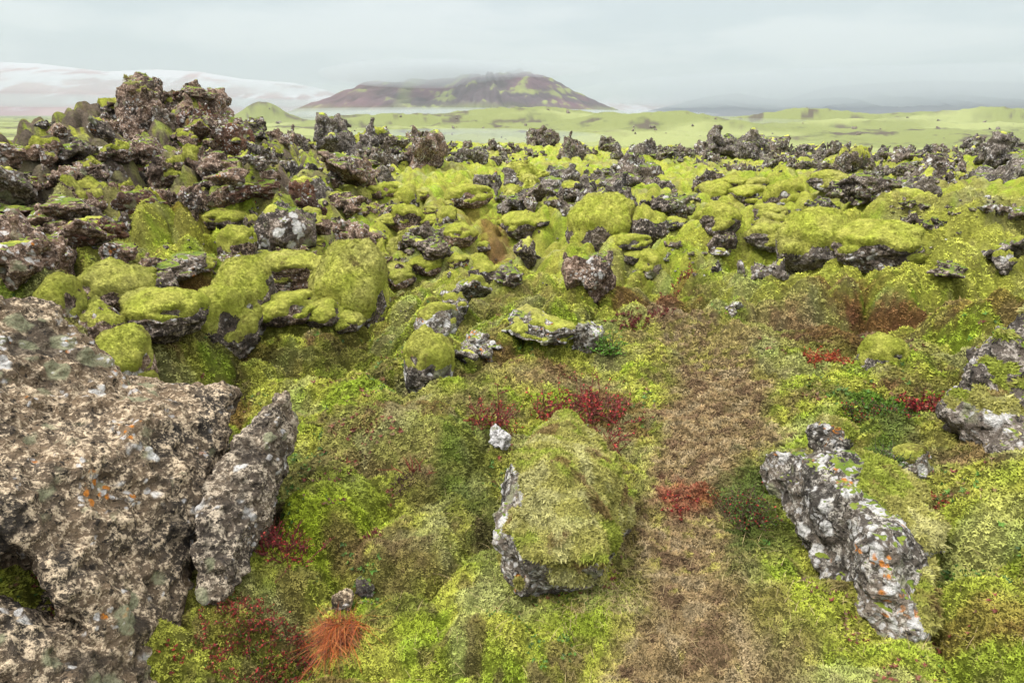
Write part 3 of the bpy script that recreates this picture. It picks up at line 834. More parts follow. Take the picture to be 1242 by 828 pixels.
# the big speckled boulder filling the lower left corner
hero('lava_boulder', 'the huge tan boulder', 'huge tan speckled lava boulder filling the corner, orange lichen along its top edge',
     [[R_(-170,900,1.55),R_(60,880,1.52),R_(190,840,1.66),R_(226,720,1.97),R_(243,600,2.2),R_(262,525,2.42),R_(284,474,2.62),R_(165,468,2.72),R_(110,452,2.8),
       R_(-170,450,2.6),R_(110,610,2.0),R_(-120,640,1.85),R_(278,482,3.2),R_(100,455,3.5),R_(-170,450,3.4),R_(262,600,3.1),R_(190,860,2.3),R_(-170,700,3.2)],
      [R_(62,362,3.0),R_(92,392,2.95),R_(132,446,2.85),R_(0,386,2.9),R_(-150,395,2.75),R_(60,520,2.5),R_(-100,560,2.3),R_(150,570,2.22),R_(215,520,2.45),R_(175,470,2.72),R_(40,640,1.98),R_(-120,660,1.84),R_(50,372,3.5),R_(-150,400,3.5),R_(120,450,3.4)]],
     'hero', .017, .9, 301,
     cut=[[R_(-150,600,1.5),R_(10,655,1.55),R_(118,765,1.5),R_(96,790,1.35),R_(10,730,1.3),R_(-150,680,1.3),R_(-150,620,2.15),R_(20,672,2.15),R_(100,764,1.95),R_(-150,670,2.0),R_(30,725,1.9)]],
     moss=(1.32, .035), rough=.34, chunky=.55, k=.015, fine=1.2)
hero('lava_slab', 'the pointed grey slab', 'pointed grey lichen slab standing upright against the huge tan boulder',
     [[R_(351,468,2.50),R_(330,485,2.42),R_(285,535,2.32),R_(256,600,2.15),R_(246,665,1.96),R_(238,725,1.84),R_(268,740,1.77),R_(302,690,1.92),R_(324,640,2.14),R_(340,570,2.32),R_(353,505,2.46),
       R_(345,474,2.68),R_(300,535,2.65),R_(270,620,2.55),R_(330,600,2.65),R_(346,520,2.68),Z_(270,735,-.15)]],
     'slab', .012, .55, 311, rough=.5, chunky=.8, fine=1.2)
hero('mossy_boulder', 'the long mossy boulder', 'long low boulder wrapped in moss beside the track, lichen-crusted left flank bare',
     [[Z_(608,690,.02),Z_(640,722,-.02),Z_(722,716,-.02),Z_(752,660,.0),Z_(762,610,.04),Z_(606,640,.05),Z_(612,570,.1),
       Z_(612,644,.26),Z_(636,612,.36),Z_(730,622,.30),Z_(628,566,.32),Z_(740,572,.26),Z_(655,518,.27),Z_(722,534,.21),Z_(690,508,.22),Z_(686,594,.41),Z_(678,550,.38),Z_(758,650,.16),Z_(640,690,.20),Z_(725,690,.20),
       Z_(620,690,-.2),Z_(740,690,-.2),Z_(640,560,-.2),Z_(740,560,-.2)]],
     'lichen', .012, .5, 323, moss=(.42, .06, lambda V: .55 * sst(.03, .16, V[:, 0]) - .8 * sst(.05, -.07, V[:, 0] + .07 * np.sin(V[:, 1] * 11) + .04 * np.sin(V[:, 2] * 23))), rough=.62, chunky=.6, k=.08)
_q0, _q1 = Z_(1056,585,.40), Z_(1116,770,.14)
def _side(V):      # how far a point lies to the right of the moss edge running along the ridge
    t = (_q1 - _q0)[:2]; n = np.array([-t[1], t[0]]) / np.hypot(*t)
    return (V[:, :2] - _q0[:2]) @ n + .05 * np.sin(V[:, 1] * 14)
hero('lava_ridge', 'the white and orange lichened ridge', 'dark lava ridge spotted with white and orange lichen, pointing away beside the track',
     [[Z_(925,565,.16),Z_(958,545,.33),Z_(1010,545,.42),Z_(1030,600,.42),Z_(1066,660,.42),Z_(1095,640,.40),Z_(1125,720,.24),Z_(1112,770,.22),Z_(1055,778,.14),Z_(1030,735,.16),Z_(1135,640,.32),Z_(1120,590,.34),Z_(1040,790,.02),Z_(975,695,.0),
       Z_(930,618,.02),Z_(1075,590,.3),Z_(1040,560,.34),Z_(940,600,-.15),Z_(1050,780,-.15),Z_(1100,740,-.1),Z_(1060,560,-.1)],
      [Z_(975,535,.36),Z_(992,512,.47),Z_(1030,520,.46),Z_(1040,545,.38),Z_(990,560,.3),Z_(1010,575,.3),Z_(1000,520,.3),Z_(1030,525,.3)]],
     'lichen', .012, .5, 331, moss=(.62, .06, lambda V: 1.65 * sst(-.06, .05, _side(V)) - 1.0), rough=.55, chunky=.95)
hero('lava_boulder', 'the dark boulder at the frame edge', 'dark boulder with white lichen and a moss skirt, cut off by the right frame edge',
     [[R_(1150,470,3.45),R_(1180,425,3.5),R_(1205,395,3.6),R_(1242,372,3.7),R_(1340,362,3.9),R_(1156,512,3.3),R_(1200,545,3.15),R_(1262,575,3.0),R_(1350,560,3.1),
       R_(1170,470,4.1),R_(1215,405,4.3),R_(1350,370,4.4),R_(1210,540,3.8),Z_(1160,520,-.1),Z_(1240,580,-.1)]],
     'grey', .02, .8, 345, moss=(.80, .07, lambda V: .6 * sst(2.25, 2.5, V[:, 0]) * sst(.55, .35, V[:, 2])), rough=.6, chunky=.9)
print('heroes', round(time.time() - T0, 1))

def place(u, vt, vb, wpx, style, moss, mat, short=None, label=None, r=None, name=None, variant=None, group=None, mossmat='moss_far', yaw=None, deep=.14):
    if style == 'crag': moss = min(moss, 1)
    lib = LIB[style]; L = lib[int(rng.integers(len(lib))) if variant is None else variant % len(lib)]
    if r is None:
        r = march(height, u, vb, .9, 48.)[0]
        if not np.isfinite(r): r = crest(u)
    P = at_r(u, vb, r); d = project(P)[2]
    wd = wpx * d / FPX
    c = P[:2] * (1 + .28 * wd / r)
    gz = float(height(np.array([c[0]]), np.array([c[1]]))[0])
    gz = min(gz, P[2] + .25 * wd)
    if yaw is None: yaw = rng.uniform(0, 6.283)
    V = L['V']; cs, sn = math.cos(yaw), math.sin(yaw)
    lat = np.array([c[1], -c[0]]) / np.hypot(*c)
    X = (V[:, 0] * cs - V[:, 1] * sn) * lat[0] + (V[:, 0] * sn + V[:, 1] * cs) * lat[1]
    vis = V[:, 2] > .02
    s = wd / (X[vis].max() - X[vis].min())
    rc = np.hypot(*c)
    H = float(at_r(u, vt, rc)[2]) - gz
    H = min(max(H, .28 * wd), 1.7 * wd)
    H = min(H, 1.25 * s * L['zmax'])
    if style == 'round' and moss == 3: deep = .38
    sink = deep * H
    sz = (H + sink) / L['zmax']
    nm = name or {'crag': 'lava_crag', 'block': 'lava_block', 'slab': 'lava_slab', 'outcrop': 'lava_outcrop', 'ridge': 'lava_outcrop', 'round': 'mossy_boulder' if moss >= 2 else 'lava_boulder'}[style]
    o = bpy.data.objects.new(nm, L['mesh']); COL.objects.link(o)
    if not L['mesh'].materials: L['mesh'].materials.append(M['dark'])
    o.material_slots[0].link = 'OBJECT'; o.material_slots[0].material = M[mat]
    o.location = (c[0], c[1], gz - sink); o.rotation_euler = (0, 0, yaw); o.scale = (s, s, sz)
    mm = L['moss'].get(moss) or (L['moss'].get(2) if moss == 3 else None)
    if moss and mm:
        for m1 in mm:
            if not m1.materials: m1.materials.append(M['moss_far'])
            q = bpy.data.objects.new('moss_cushion', m1); COL.objects.link(q); q.parent = o
            q.material_slots[0].link = 'OBJECT'; q.material_slots[0].material = M[mossmat]
    else: moss = 0
    o['category'] = 'rock'
    if group: o['group'] = group
    W = np.stack([(V[vis, 0] * cs - V[vis, 1] * sn) * s + c[0], (V[vis, 0] * sn + V[vis, 1] * cs) * s + c[1], V[vis, 2] * sz + gz - sink], 1)
    THINGS.append(dict(o=o, short=short, label=label, box=box_of(W), r=float(rc), pos=np.array([c[0], c[1], gz]), moss=moss, style=style, mat=mat, w=wpx, h=vb - vt, name=nm, region=group))
    return o
_ra = crest(170) - .3; _rb = crest(232) - .2
hero('lava_crag', 'the tallest crag', 'tallest jagged crag crowning the left mound against the sky',
     [[R_(132,148,_ra),R_(143,122,_ra),R_(158,110,_ra - .2),R_(190,112,_ra - .2),R_(200,140,_ra - .2),R_(196,165,_ra - .3),R_(140,168,_ra - .3),R_(150,118,_ra + .7),R_(195,130,_ra + .7),R_(165,165,_ra + .8)],
      [R_(148,118,_ra),R_(154,98,_ra + .1),R_(172,90,_ra + .1),R_(187,97,_ra + .1),R_(190,112,_ra),R_(183,122,_ra - .2),R_(160,122,_ra - .2),R_(160,96,_ra + .6),R_(184,100,_ra + .6),R_(170,120,_ra + .7)],
      [R_(122,150,_ra),R_(128,134,_ra),R_(140,136,_ra),R_(142,152,_ra),R_(130,138,_ra + .4),R_(140,150,_ra + .4)]],
     'mound', .030, .75, 361, rough=.85, chunky=1.35, moss=(.98, .06))
hero('lava_crag', 'the upright summit rock', 'knobbly upright rock on the mound top, just beside the tallest crag',
     [[R_(214,148,_rb),R_(217,118,_rb),R_(224,102,_rb),R_(238,98,_rb),R_(247,110,_rb),R_(247,128,_rb - .1),R_(244,150,_rb - .1),R_(222,108,_rb + .5),R_(243,112,_rb + .5),R_(216,148,_rb + .5),R_(246,148,_rb + .5)],
      [R_(196,152,_rb),R_(200,134,_rb),R_(216,130,_rb),R_(228,150,_rb - .2),R_(202,136,_rb + .5),R_(226,150,_rb + .5)]],
     'mound', .030, .7, 372, rough=.8, chunky=1.3)
g1 = 'lava rocks on the left mound'; g2 = 'lava rocks along the ridge behind the mound'; g3 = 'lava rocks in the hollow below the mound'
g4 = 'lava rocks in the middle of the moss field'; g5 = 'lava crags along the skyline'; g6 = 'lava rocks in the dark band on the right'
g7 = 'lava rocks scattered in the right hand moss field'; g8 = 'stones in the near moss'
HAND = [  # u, v top, v base, width px, shape, moss, material, short name, label, group
 (115,140,168,52,'block',1,'dark','the smooth dark boulder','smooth dark boulder under a moss cap on the mound, below the tallest crag',g1,0),
 (75,148,168,26,'block',0,'mound',None,None,g1,1),(26,172,208,44,'block',1,'mound',None,None,g1,2),(68,168,208,40,'block',2,'mound',None,None,g1,3),
 (183,166,210,46,'block',0,'mound',None,None,g1,1),(237,146,186,48,'block',2,'mound',None,None,g1,0),(287,148,194,46,'round',0,'brown','the bulging brown rock','bulging smooth brown rock on the right shoulder of the mound',g1,0),
 (360,178,236,74,'slab',1,'grey','the big leaning slab','big grey slab leaning to the left on the mound shoulder',g1,0),
 (357,134,168,42,'crag',0,'dark','the square-topped crag','square-topped dark crag on the ridge right of the mound, against the small green hill',g2,2),
 (404,136,186,56,'crag',1,'grey','the broad ridge crag','broad knobbly crag on the ridge against the foot of the red slope',g2,3),
 (440,142,196,52,'crag',0,'grey',None,None,g2,4),(342,154,176,36,'slab',0,'mound',None,None,g2,1),
 (216,205,250,72,'outcrop',0,'mound','the rubbly heap','rubbly heap of broken brown lava in the middle of the mound',g1,0),
 (110,205,252,62,'block',2,'mound',None,None,g1,2),(352,240,295,76,'round',1,'dark','the rounded dark boulder','rounded dark boulder with moss at its foot, right slope of the mound',g1,1),
 (262,222,264,66,'outcrop',0,'mound',None,None,g1,1),(95,262,332,76,'block',1,'mound','the square brown block','square purplish brown block with pale lichen, low on the left mound',g1,0),
 (30,285,352,80,'block',1,'mound','the orange-lichened block','purplish block with orange lichen at the left frame edge above the huge tan boulder',g1,3),
 (147,290,322,44,'block',0,'mound',None,None,g1,2),(300,298,384,86,'round',2,'dark','the hollowed mossy boulder','hollowed dark boulder with a moss hood, in the hollow below the mound',g3,2),
 (77,328,378,54,'round',3,'mound',None,None,g3,0),(153,318,378,88,'round',3,'mound','the large round moss cushion','large rounded moss cushion over a rock, above the huge tan boulder',g3,1),
 (130,370,418,80,'block',2,'mound',None,None,g3,1),(150,402,448,76,'round',3,'mound','the pale moss-capped stone','pale moss-capped stone touching the ridge of the huge tan boulder',g3,2),
 (210,345,382,28,'crag',0,'brown',None,None,g3,0),(268,352,408,100,'round',3,'dark','the moss cushion with a dark hollow','broad moss cushion with a dark hollow beneath its right end',g3,0),
 (430,262,328,62,'crag',0,'mound','the rough brown crag','rough brown crag standing alone in the moss between mound and gully',g3,1),
 (522,256,294,58,'slab',1,'dark',None,None,g4,1),(712,286,358,68,'block',0,'mound','the big brown block','big brown block of lava standing alone in the middle of the moss field',g4,3),
 (634,280,320,32,'slab',1,'dark',None,None,g4,0),(647,222,258,36,'block',1,'dark',None,None,g4,0),(683,226,262,46,'slab',0,'dark','the tilted dark slab','tilted dark slab with a shadowed underside among the middle rocks',g4,1),
 (735,208,258,72,'crag',1,'grey','the middle pinnacle cluster','cluster of grey lava pinnacles in the middle of the moss field',g4,4),(765,225,262,32,'crag',0,'grey',None,None,g4,0),(812,237,264,48,'block',0,'dark',None,None,g4,3),
 (785,250,292,62,'round',2,'dark',None,None,g4,1),(657,151,178,42,'crag',0,'dark','the blunt skyline crag','blunt dark crag on the skyline left of the twin horns',g5,1),
 (692,146,192,38,'crag',1,'dark','the twin-horned crag','tall twin-horned crag on the skyline below the far volcano',g5,2),(525,158,188,28,'crag',0,'dark',None,None,g5,0),
 (735,164,184,26,'crag',0,'dark',None,None,g5,3),(772,166,188,58,'outcrop',0,'grey',None,None,g5,1),
 (883,151,192,54,'crag',0,'grey','the tall leaning crag','tall leaning crag at the left end of the dark rock band',g6,0),(842,163,188,46,'outcrop',0,'dark',None,None,g6,2),
 (1045,215,255,80,'outcrop',0,'dark','the low rubble mound','low domed mound of dark rubble alone in bright moss, before the rock band',g6,3),
 (1030,174,207,52,'outcrop',2,'dark',None,None,g6,0),(1090,184,228,90,'outcrop',1,'grey',None,None,g6,1),(1195,158,208,74,'crag',1,'grey','the great right hand crag','great grey crag rising at the right end of the rock band',g6,3),
 (1128,178,216,50,'crag',1,'dark',None,None,g6,2),(866,204,228,46,'outcrop',1,'dark',None,None,g6,3),(875,270,298,36,'outcrop',1,'dark',None,None,g7,0),
 (975,256,284,46,'outcrop',1,'dark',None,None,g7,1),(1012,262,290,36,'round',2,'dark',None,None,g7,2),(827,243,267,30,'block',0,'dark',None,None,g7,2),
 (1217,285,330,52,'block',2,'grey','the overhung rock','dark rock with a pale patch under a moss overhang near the right frame edge',g7,0),(1225,248,274,50,'outcrop',0,'dark',None,None,g7,1),
 (1146,314,342,42,'crag',0,'dark',None,None,g7,2),(925,296,338,62,'outcrop',1,'grey',None,None,g7,1),
 (565,335,382,66,'block',2,'lichen','the grey-sided mossy boulder','grey-sided boulder with a mossy back, halfway up the moss field',g4,0),(620,323,355,42,'block',0,'dark',None,None,g4,1),
 (530,368,410,60,'round',2,'lichen','the round lichened stone','round lichened stone topped with moss, above the tall moss pillow',g4,0),(523,402,460,62,'round',3,'grey','the tall moss pillow','tall moss pillow bulging over the edge of the green hollow',g4,1),
 (572,407,450,84,'outcrop',1,'lichen','the low diagonal rock','low diagonal rock half sunk in moss beside the tall moss pillow',g4,2),(662,382,436,92,'block',2,'lichen','the broad mossy outcrop','broad mossy outcrop in the near moss with rust stains at its right end',g4,1),
 (712,386,428,40,'block',1,'lichen',None,None,g4,2),(1066,406,438,58,'round',3,'grey','the pale green hummock','pale green moss hummock over a small stone, right of the track',g8,1),
 (890,364,383,22,'block',1,'lichen',None,None,g8,0),(1098,538,574,54,'round',2,'lichen','the small mossy rock','small mossy rock beside dark green heath, behind the white and orange lichened ridge',g8,0),
 (609,515,548,28,'block',0,'pale','the white stone','small white stone among red twigs at the head of the long mossy boulder',g8,1),
 (705,506,530,20,'block',0,'lichen',None,'tiny stone with white and orange lichen under the red shrub',g8,3),
 (418,680,740,30,'block',0,'hero','the brown stub','small brown stub of rock in the moss just behind the orange tuft',g8,2),(446,692,726,24,'block',0,'grey',None,'small grey stone just right of the brown rock stub',g8,1),
 (55,150,160,26,'outcrop',0,'grey',None,None,g1,1)]
for (u, vt, vb, wpx, st, ms, mt, sh, lb, gp, va) in HAND:
    kw = {}
    if vb - vt < 26 and 'chip' in (lb or ''): kw['r'] = 2.12
    if sh and vb > 300: kw['mossmat'] = 'moss'
    place(u, vt, vb, wpx, st, ms, mt, sh, lb, variant=va, group=gp, yaw=rng.uniform(-.5, .5), **kw)
def inpoly(u, v, poly):
    c = False; j = len(poly) - 1
    for i in range(len(poly)):
        (x0, y0), (x1, y1) = poly[i], poly[j]
        if (y0 > v) != (y1 > v) and u < (x1 - x0) * (v - y0) / (y1 - y0) + x0: c = not c
        j = i
    return c
BIG = [  # long broken ridges of bedrock
 ([(60,190),(160,165),(260,180),(330,210),(300,260),(100,250)],16,(90,160),('ridge',),('mound','mound','dark'),(.5,.3,.2,0),g1),
 ([(270,180),(440,178),(520,190),(480,212),(330,205)],7,(60,100),('ridge',),('grey','dark'),(.5,.3,.2,0),g2),
 ([(600,215),(830,215),(820,275),(620,275)],7,(60,100),('ridge',),('grey','dark'),(.3,.4,.3,0),g4),
 ([(540,184),(830,180),(830,190),(560,192)],5,(40,76),('ridge',),('grey','dark'),(.6,.4,0,0),g5),
 ([(850,188),(1242,186),(1242,216),(1100,222),(860,206)],14,(70,130),('ridge',),('grey','dark','grey'),(.4,.35,.25,0),g6),
 ([(850,240),(1242,250),(1242,300),(860,300)],5,(40,80),('ridge',),('dark','grey'),(.2,.4,.4,0),g7),
 ([(300,270),(480,250),(560,320),(330,350)],6,(50,90),('ridge',),('mound','dark'),(.2,.4,.4,0),g3)]
FILL = BIG + [  # polygon in the photograph, count, width px (far, near), shapes, materials, moss odds, group
 ([(0,215),(60,200),(120,165),(165,118),(240,120),(300,170),(420,235),(440,300),(330,290),(190,245),(120,330),(0,330)],74,(36,104),('crag','block','block','outcrop','slab'),('mound','mound','mound','dark','brown'),(.55,.27,.15,.03),g1),
 ([(250,160),(340,152),(440,158),(545,182),(540,200),(450,225),(380,222),(300,190)],34,(18,46),('crag','block','block','outcrop'),('grey','dark','mound'),(.5,.28,.22,0),g2),
 ([(180,300),(330,250),(480,235),(570,255),(560,345),(470,400),(330,370),(190,400)],30,(18,58),('block','crag','round','round','outcrop'),('mound','dark','mound'),(.3,.2,.3,.2),g3),
 ([(580,215),(760,200),(850,245),(820,300),(620,290)],12,(14,38),('crag','block','outcrop'),('grey','dark'),(.5,.25,.25,0),g4),
 ([(600,300),(910,300),(920,345),(740,352),(600,350)],9,(14,34),('block','round','outcrop','crag'),('grey','dark','lichen'),(.3,.25,.3,.15),g4),
 ([(530,178),(620,182),(640,174),(840,172),(840,200),(620,206),(540,196)],16,(12,34),('crag','outcrop','block','outcrop'),('dark','grey'),(.7,.25,.05,0),g5),
 ([(835,182),(900,174),(1000,188),(1100,184),(1242,178),(1242,212),(1130,230),(1000,210),(840,205)],44,(16,54),('crag','outcrop','outcrop','block'),('dark','grey'),(.5,.28,.22,0),g6),
 ([(840,230),(1242,232),(1242,300),(1000,310),(840,325)],10,(10,30),('outcrop','block','round'),('dark','grey'),(.4,.3,.3,0),g7),
 ([(180,300),(330,240),(480,235),(570,255),(560,345),(470,410),(330,410),(190,430)],26,(36,100),('round',),('mound','dark'),(0,0,0,1),g3),
 ([(840,230),(1242,232),(1242,345),(1000,350),(840,345)],14,(40,120),('round',),('grey','dark'),(0,0,0,1),g7),
 ([(560,230),(840,250),(900,345),(560,350)],12,(26,80),('round',),('grey','dark'),(0,0,.3,.7),g4)]
taken = [(a[0], a[2], a[3]) for a in HAND]
for poly, cnt, (w0, w1), sts, mts, odds, gp in FILL:
    cen = []
    us = [p[0] for p in poly]; vs = [p[1] for p in poly]; v0, v1 = min(vs), max(vs)
    n = tries = 0
    while n < cnt and tries < 4000:
        tries += 1
        u = rng.uniform(min(us), max(us)); v = rng.uniform(v0, v1)
        if gp in (g3, g4, g5, g6, g7):      # broken rock lies in clusters along the flow ridges
            if len(cen) < max(3, cnt // 5):
                if inpoly(u, v, poly): cen.append((u, v))
            else:
                c_ = cen[int(rng.integers(len(cen)))]; f_ = 2.2 if 'round' == sts[0] else 1.
                u = c_[0] + rng.normal() * 30 * f_; v = c_[1] + rng.normal() * (6 if f_ < 2 else 24)
        if not inpoly(u, v, poly): continue
        t = (v - v0) / (v1 - v0)
        wp = (w0 + (w1 - w0) * t) * float(np.clip(math.exp(rng.normal(-.12, .38)), .4, 1.7))
        if any(abs(u - a) < (.28 if gp not in (g1, g2, g6) else .25) * (wp + w_) and abs(v - b_) < (.16 if gp not in (g1, g2, g6) else .14) * (wp + w_) for a, b_, w_ in taken): continue
        taken.append((u, v, wp)); n += 1
        st = sts[int(rng.integers(len(sts)))]
        ms = int(rng.choice(4, p=odds))
        asp = {'crag': rng.uniform(.6, 1.0), 'block': rng.uniform(.55, .85), 'slab': rng.uniform(.5, .8), 'outcrop': rng.uniform(.38, .6), 'ridge': rng.uniform(.30, .48), 'round': rng.uniform(.42, .66)}[st]
        place(u, v - wp * asp, v, wp, st, ms, mts[int(rng.integers(len(mts)))], group=gp)
print('rocks', len(THINGS), round(time.time() - T0, 1))
# small broken stone between the rocks: past counting, one mesh
def pebble(seed):
    r = np.random.default_rng(seed); H = rand_hull(r, (0, 0, .2), (.5, .42, .38), 12, .3); 
    return carve(lambda X: sd_hull(X, H), H.min(0) - .15, H.max(0) + .15, .10, seed, .7, .8, .9, sub=0)
PEB = [pebble(s_) for s_ in (501, 502, 503, 504)]
Vs = []; Qs = []; nv = 0
for poly, cnt, wr, _a, _b, _c, gp in FILL[len(BIG):len(BIG) + 8]:
    us = [p[0] for p in poly]; vs = [p[1] for p in poly]
    m = {g1: 170, g2: 200, g3: 120, g4: 40, g5: 50, g6: 220, g7: 25}[gp]
    U = rng.uniform(min(us), max(us), m * 3); W_ = rng.uniform(min(vs), max(vs), m * 3)
    k = np.array([inpoly(a, b, poly) for a, b in zip(U, W_)]); U = U[k][:m]; W_ = W_[k][:m]
    rr_ = march(height, U, W_, 2., 48.); ok = np.isfinite(rr_); U = U[ok]; W_ = W_[ok]; rr_ = rr_[ok]
    P = at_r(U, W_, rr_); d = project(P)[2]
    for p, q in zip(P, d):
        V, Q = PEB[int(rng.integers(4))]; s_ = float(np.clip(math.exp(rng.normal(1.6, .5)), 2.5, 13)) * q / FPX; a = rng.uniform(0, 6.28)
        X = np.stack([(V[:, 0] * math.cos(a) - V[:, 1] * math.sin(a)), (V[:, 0] * math.sin(a) + V[:, 1] * math.cos(a)), V[:, 2] - .12], 1) * s_
        Vs.append(X + p); Qs.append(Q + nv); nv += len(V)
# stones strewn over the plain beyond the lava edge
for _k in range(1700):
    r_ = math.exp(rng.uniform(math.log(60), math.log(950))); a = rng.uniform(-.75, .75); x_, y_ = r_ * math.sin(a), r_ * math.cos(a)
    if perlin(np.array([x_ / 40.]), np.array([y_ / 40.]), seed=88)[0] < .12: continue
    V, Q = PEB[int(rng.integers(4))]; s_ = float(np.clip(math.exp(rng.normal(-.3, .5)), .3, 2.)) * (.5 + r_ / 170)
    p = np.array([x_, y_, float(height(np.array([x_]), np.array([y_]))[0])]); a = rng.uniform(0, 6.28)
    X = np.stack([(V[:, 0] * math.cos(a) - V[:, 1] * math.sin(a)), (V[:, 0] * math.sin(a) + V[:, 1] * math.cos(a)), V[:, 2] - .12], 1) * s_
    Vs.append(X + p); Qs.append(Q + nv); nv += len(V)
rb = add('lava_rubble', mk_mesh('lava_rubble', np.concatenate(Vs), np.concatenate(Qs)), M['dark']); tag(rb, 'small broken lava rubble strewn between the larger rocks', 'rubble', kind='stuff')
print('rubble', nv, round(time.time() - T0, 1))
# ------------------------------------------------------------------ moss tufts (uncountable) and plants
rt = np.random.default_rng(77)
def sample_ground(n, r0, r1, half):
    fr = np.exp(rt.uniform(math.log(r0), math.log(r1), n)); a = rt.uniform(-half, half, n)
    x = fr * np.sin(a); y = fr * np.cos(a)
    i = np.clip(np.searchsorted(rows, fr) - 1, 0, nR - 2); j = np.clip(np.searchsorted(azs, a) - 1, 0, nA - 2)
    s = (fr - rows[i]) / (rows[i + 1] - rows[i]); t = (a - azs[j]) / (azs[j + 1] - azs[j])
    z = GZ[i, j] * (1 - s) * (1 - t) + GZ[i + 1, j] * s * (1 - t) + GZ[i, j + 1] * (1 - s) * t + GZ[i + 1, j + 1] * s * t
    p0 = np.stack([GX[i, j], GY[i, j], GZ[i, j]], 1); p1 = np.stack([GX[i + 1, j], GY[i + 1, j], GZ[i + 1, j]], 1); p2 = np.stack([GX[i, j + 1], GY[i, j + 1], GZ[i, j + 1]], 1)
    N = np.cross(p2 - p0, p1 - p0); N /= np.linalg.norm(N, axis=1)[:, None]; N[N[:, 2] < 0] *= -1
    C = GC[i * nA + j]
    return np.stack([x, y, z], 1), N, C, fr
NT = 310000
P, N, C, fr = sample_ground(NT, 1.05, 8.5, math.radians(54))
C = C * (1 + .55 * fbm(P[:, 0] * 26, P[:, 1] * 26, o=2, seed=151) * .75)[:, None].clip(.5, 1.6)
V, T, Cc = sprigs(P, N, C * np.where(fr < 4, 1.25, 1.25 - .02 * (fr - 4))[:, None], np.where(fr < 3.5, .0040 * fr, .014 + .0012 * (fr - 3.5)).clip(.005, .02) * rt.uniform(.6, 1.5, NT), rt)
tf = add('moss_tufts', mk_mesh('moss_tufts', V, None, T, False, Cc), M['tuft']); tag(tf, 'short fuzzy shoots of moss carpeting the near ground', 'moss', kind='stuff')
def tri_sample(V, Q, n):
    A = np.linalg.norm(np.cross(V[Q[:, 2]] - V[Q[:, 0]], V[Q[:, 3]] - V[Q[:, 1]]), axis=1)
    k = rt.choice(len(Q), n, p=A / A.sum()); a, b = rt.random((2, n, 1))
    q = Q[k]; p = (V[q[:, 0]] * (1 - a) + V[q[:, 1]] * a) * (1 - b) + (V[q[:, 3]] * (1 - a) + V[q[:, 2]] * a) * b
    return p, q[:, 0], A.sum() / 2
# cushions of the near rocks: cushion surface and its shoots are one mesh
for (o, mm, base, mmat) in HEROMOSS:
    Vm, Qm = mm[0], mm[1]
    Nm = vnormals(Vm, Qm)
    def ccol(P):
        a = fbm(P[:, 0] * 4, P[:, 1] * 4, P[:, 2] * 4, o=3, seed=140); b2 = fbm(P[:, 0] * 16, P[:, 1] * 16, P[:, 2] * 16, o=3, seed=141)
        c = np.ones((len(P), 3)) * np.array((.29, .27, .075))
        c += (np.array((.20, .225, .035)) - c) * sst(-.05, .35, a + .4 * b2)[:, None]
        c += (np.array((.33, .31, .14)) - c) * (sst(.05, .5, -a + .4 * b2) * .7)[:, None]
        c += (np.array((.13, .075, .035)) - c) * (sst(.30, .6, fbm(P[:, 0] * 7, P[:, 1] * 7, P[:, 2] * 7, o=3, seed=147) + .2 * b2) * .8)[:, None]
        return c * (1 + .35 * b2)[:, None].clip(.5, 1.5)
    dist = max(1.2, float(np.hypot(base[0], base[1])))
    area = tri_sample(Vm, Qm, 10)[2]
    n = int(max(200, min(60000, area * 26000 / (dist / 2.) ** 2)))
    Ps, iv, _ = tri_sample(Vm, Qm, n)
    V, T, Cc = sprigs(Ps, Nm[iv], ccol(Ps) * 1.2, .0040 * min(dist, 5.) * rt.uniform(.6, 1.5, n), rt)
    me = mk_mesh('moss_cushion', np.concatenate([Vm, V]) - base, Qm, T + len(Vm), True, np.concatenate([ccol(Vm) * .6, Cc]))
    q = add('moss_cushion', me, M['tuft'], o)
# dry straw
def ground_z(x, y): return height(np.atleast_1d(np.asarray(x, float)), np.atleast_1d(np.asarray(y, float)))
def blades(P, L, r, lean=.8, wd=.0011, cols=None, segs=3, flop=0.):
    n = len(P); a = r.uniform(0, 6.283, n); a = np.where(r.random(n) < flop, r.normal(-1.6, .7, n), a); d = np.stack([np.cos(a), np.sin(a), np.zeros(n)], 1); sd = np.stack([-np.sin(a), np.cos(a), np.zeros(n)], 1)
    le = r.uniform(.2, lean, n)[:, None]; V = []; cs = []
    for k in range(segs + 1):
        t = k / segs
        p = P + d * (L[:, None] * le * t ** 1.6) + np.array([0, 0, 1.]) * (L[:, None] * t * (1 - .45 * le * t))
        w_ = wd * (1 - .8 * t)
        V += [p - sd * w_, p + sd * w_]; cs += [cols, cols]
    m = 2 * (segs + 1)
    V = np.stack(V, 1).reshape(-1, 3); cs = np.stack(cs, 1).reshape(-1, 3)
    b0 = np.arange(n) * m
    Q = np.concatenate([np.stack([b0 + 2 * k, b0 + 2 * k + 1, b0 + 2 * k + 3, b0 + 2 * k + 2], 1) for k in range(segs)])
    return V, Q, cs
ns = 2000
us = rt.normal(840, 110, ns); vs = rt.uniform(470, 826, ns)
k = rt.random(ns) < .3; us[k] = rt.uniform(480, 1240, k.sum()); vs[k] = rt.uniform(560, 826, k.sum())
k = rt.random(ns) < .16; us[k] = rt.normal(730, 45, k.sum()); vs[k] = rt.normal(735, 18, k.sum())
rr = march(smooth_h, us, vs); Pg = at_r(us, vs, rr); Pg[:, 2] = ground_z(Pg[:, 0], Pg[:, 1]) - .003
cl = np.array((.36, .27, .13)) * rt.uniform(.5, 1.3, (ns, 1)) * np.array((1, 1, 1))
V, Q, cs = blades(Pg, rt.uniform(.015, .05, ns), rt, 1.9, .0008, cl)
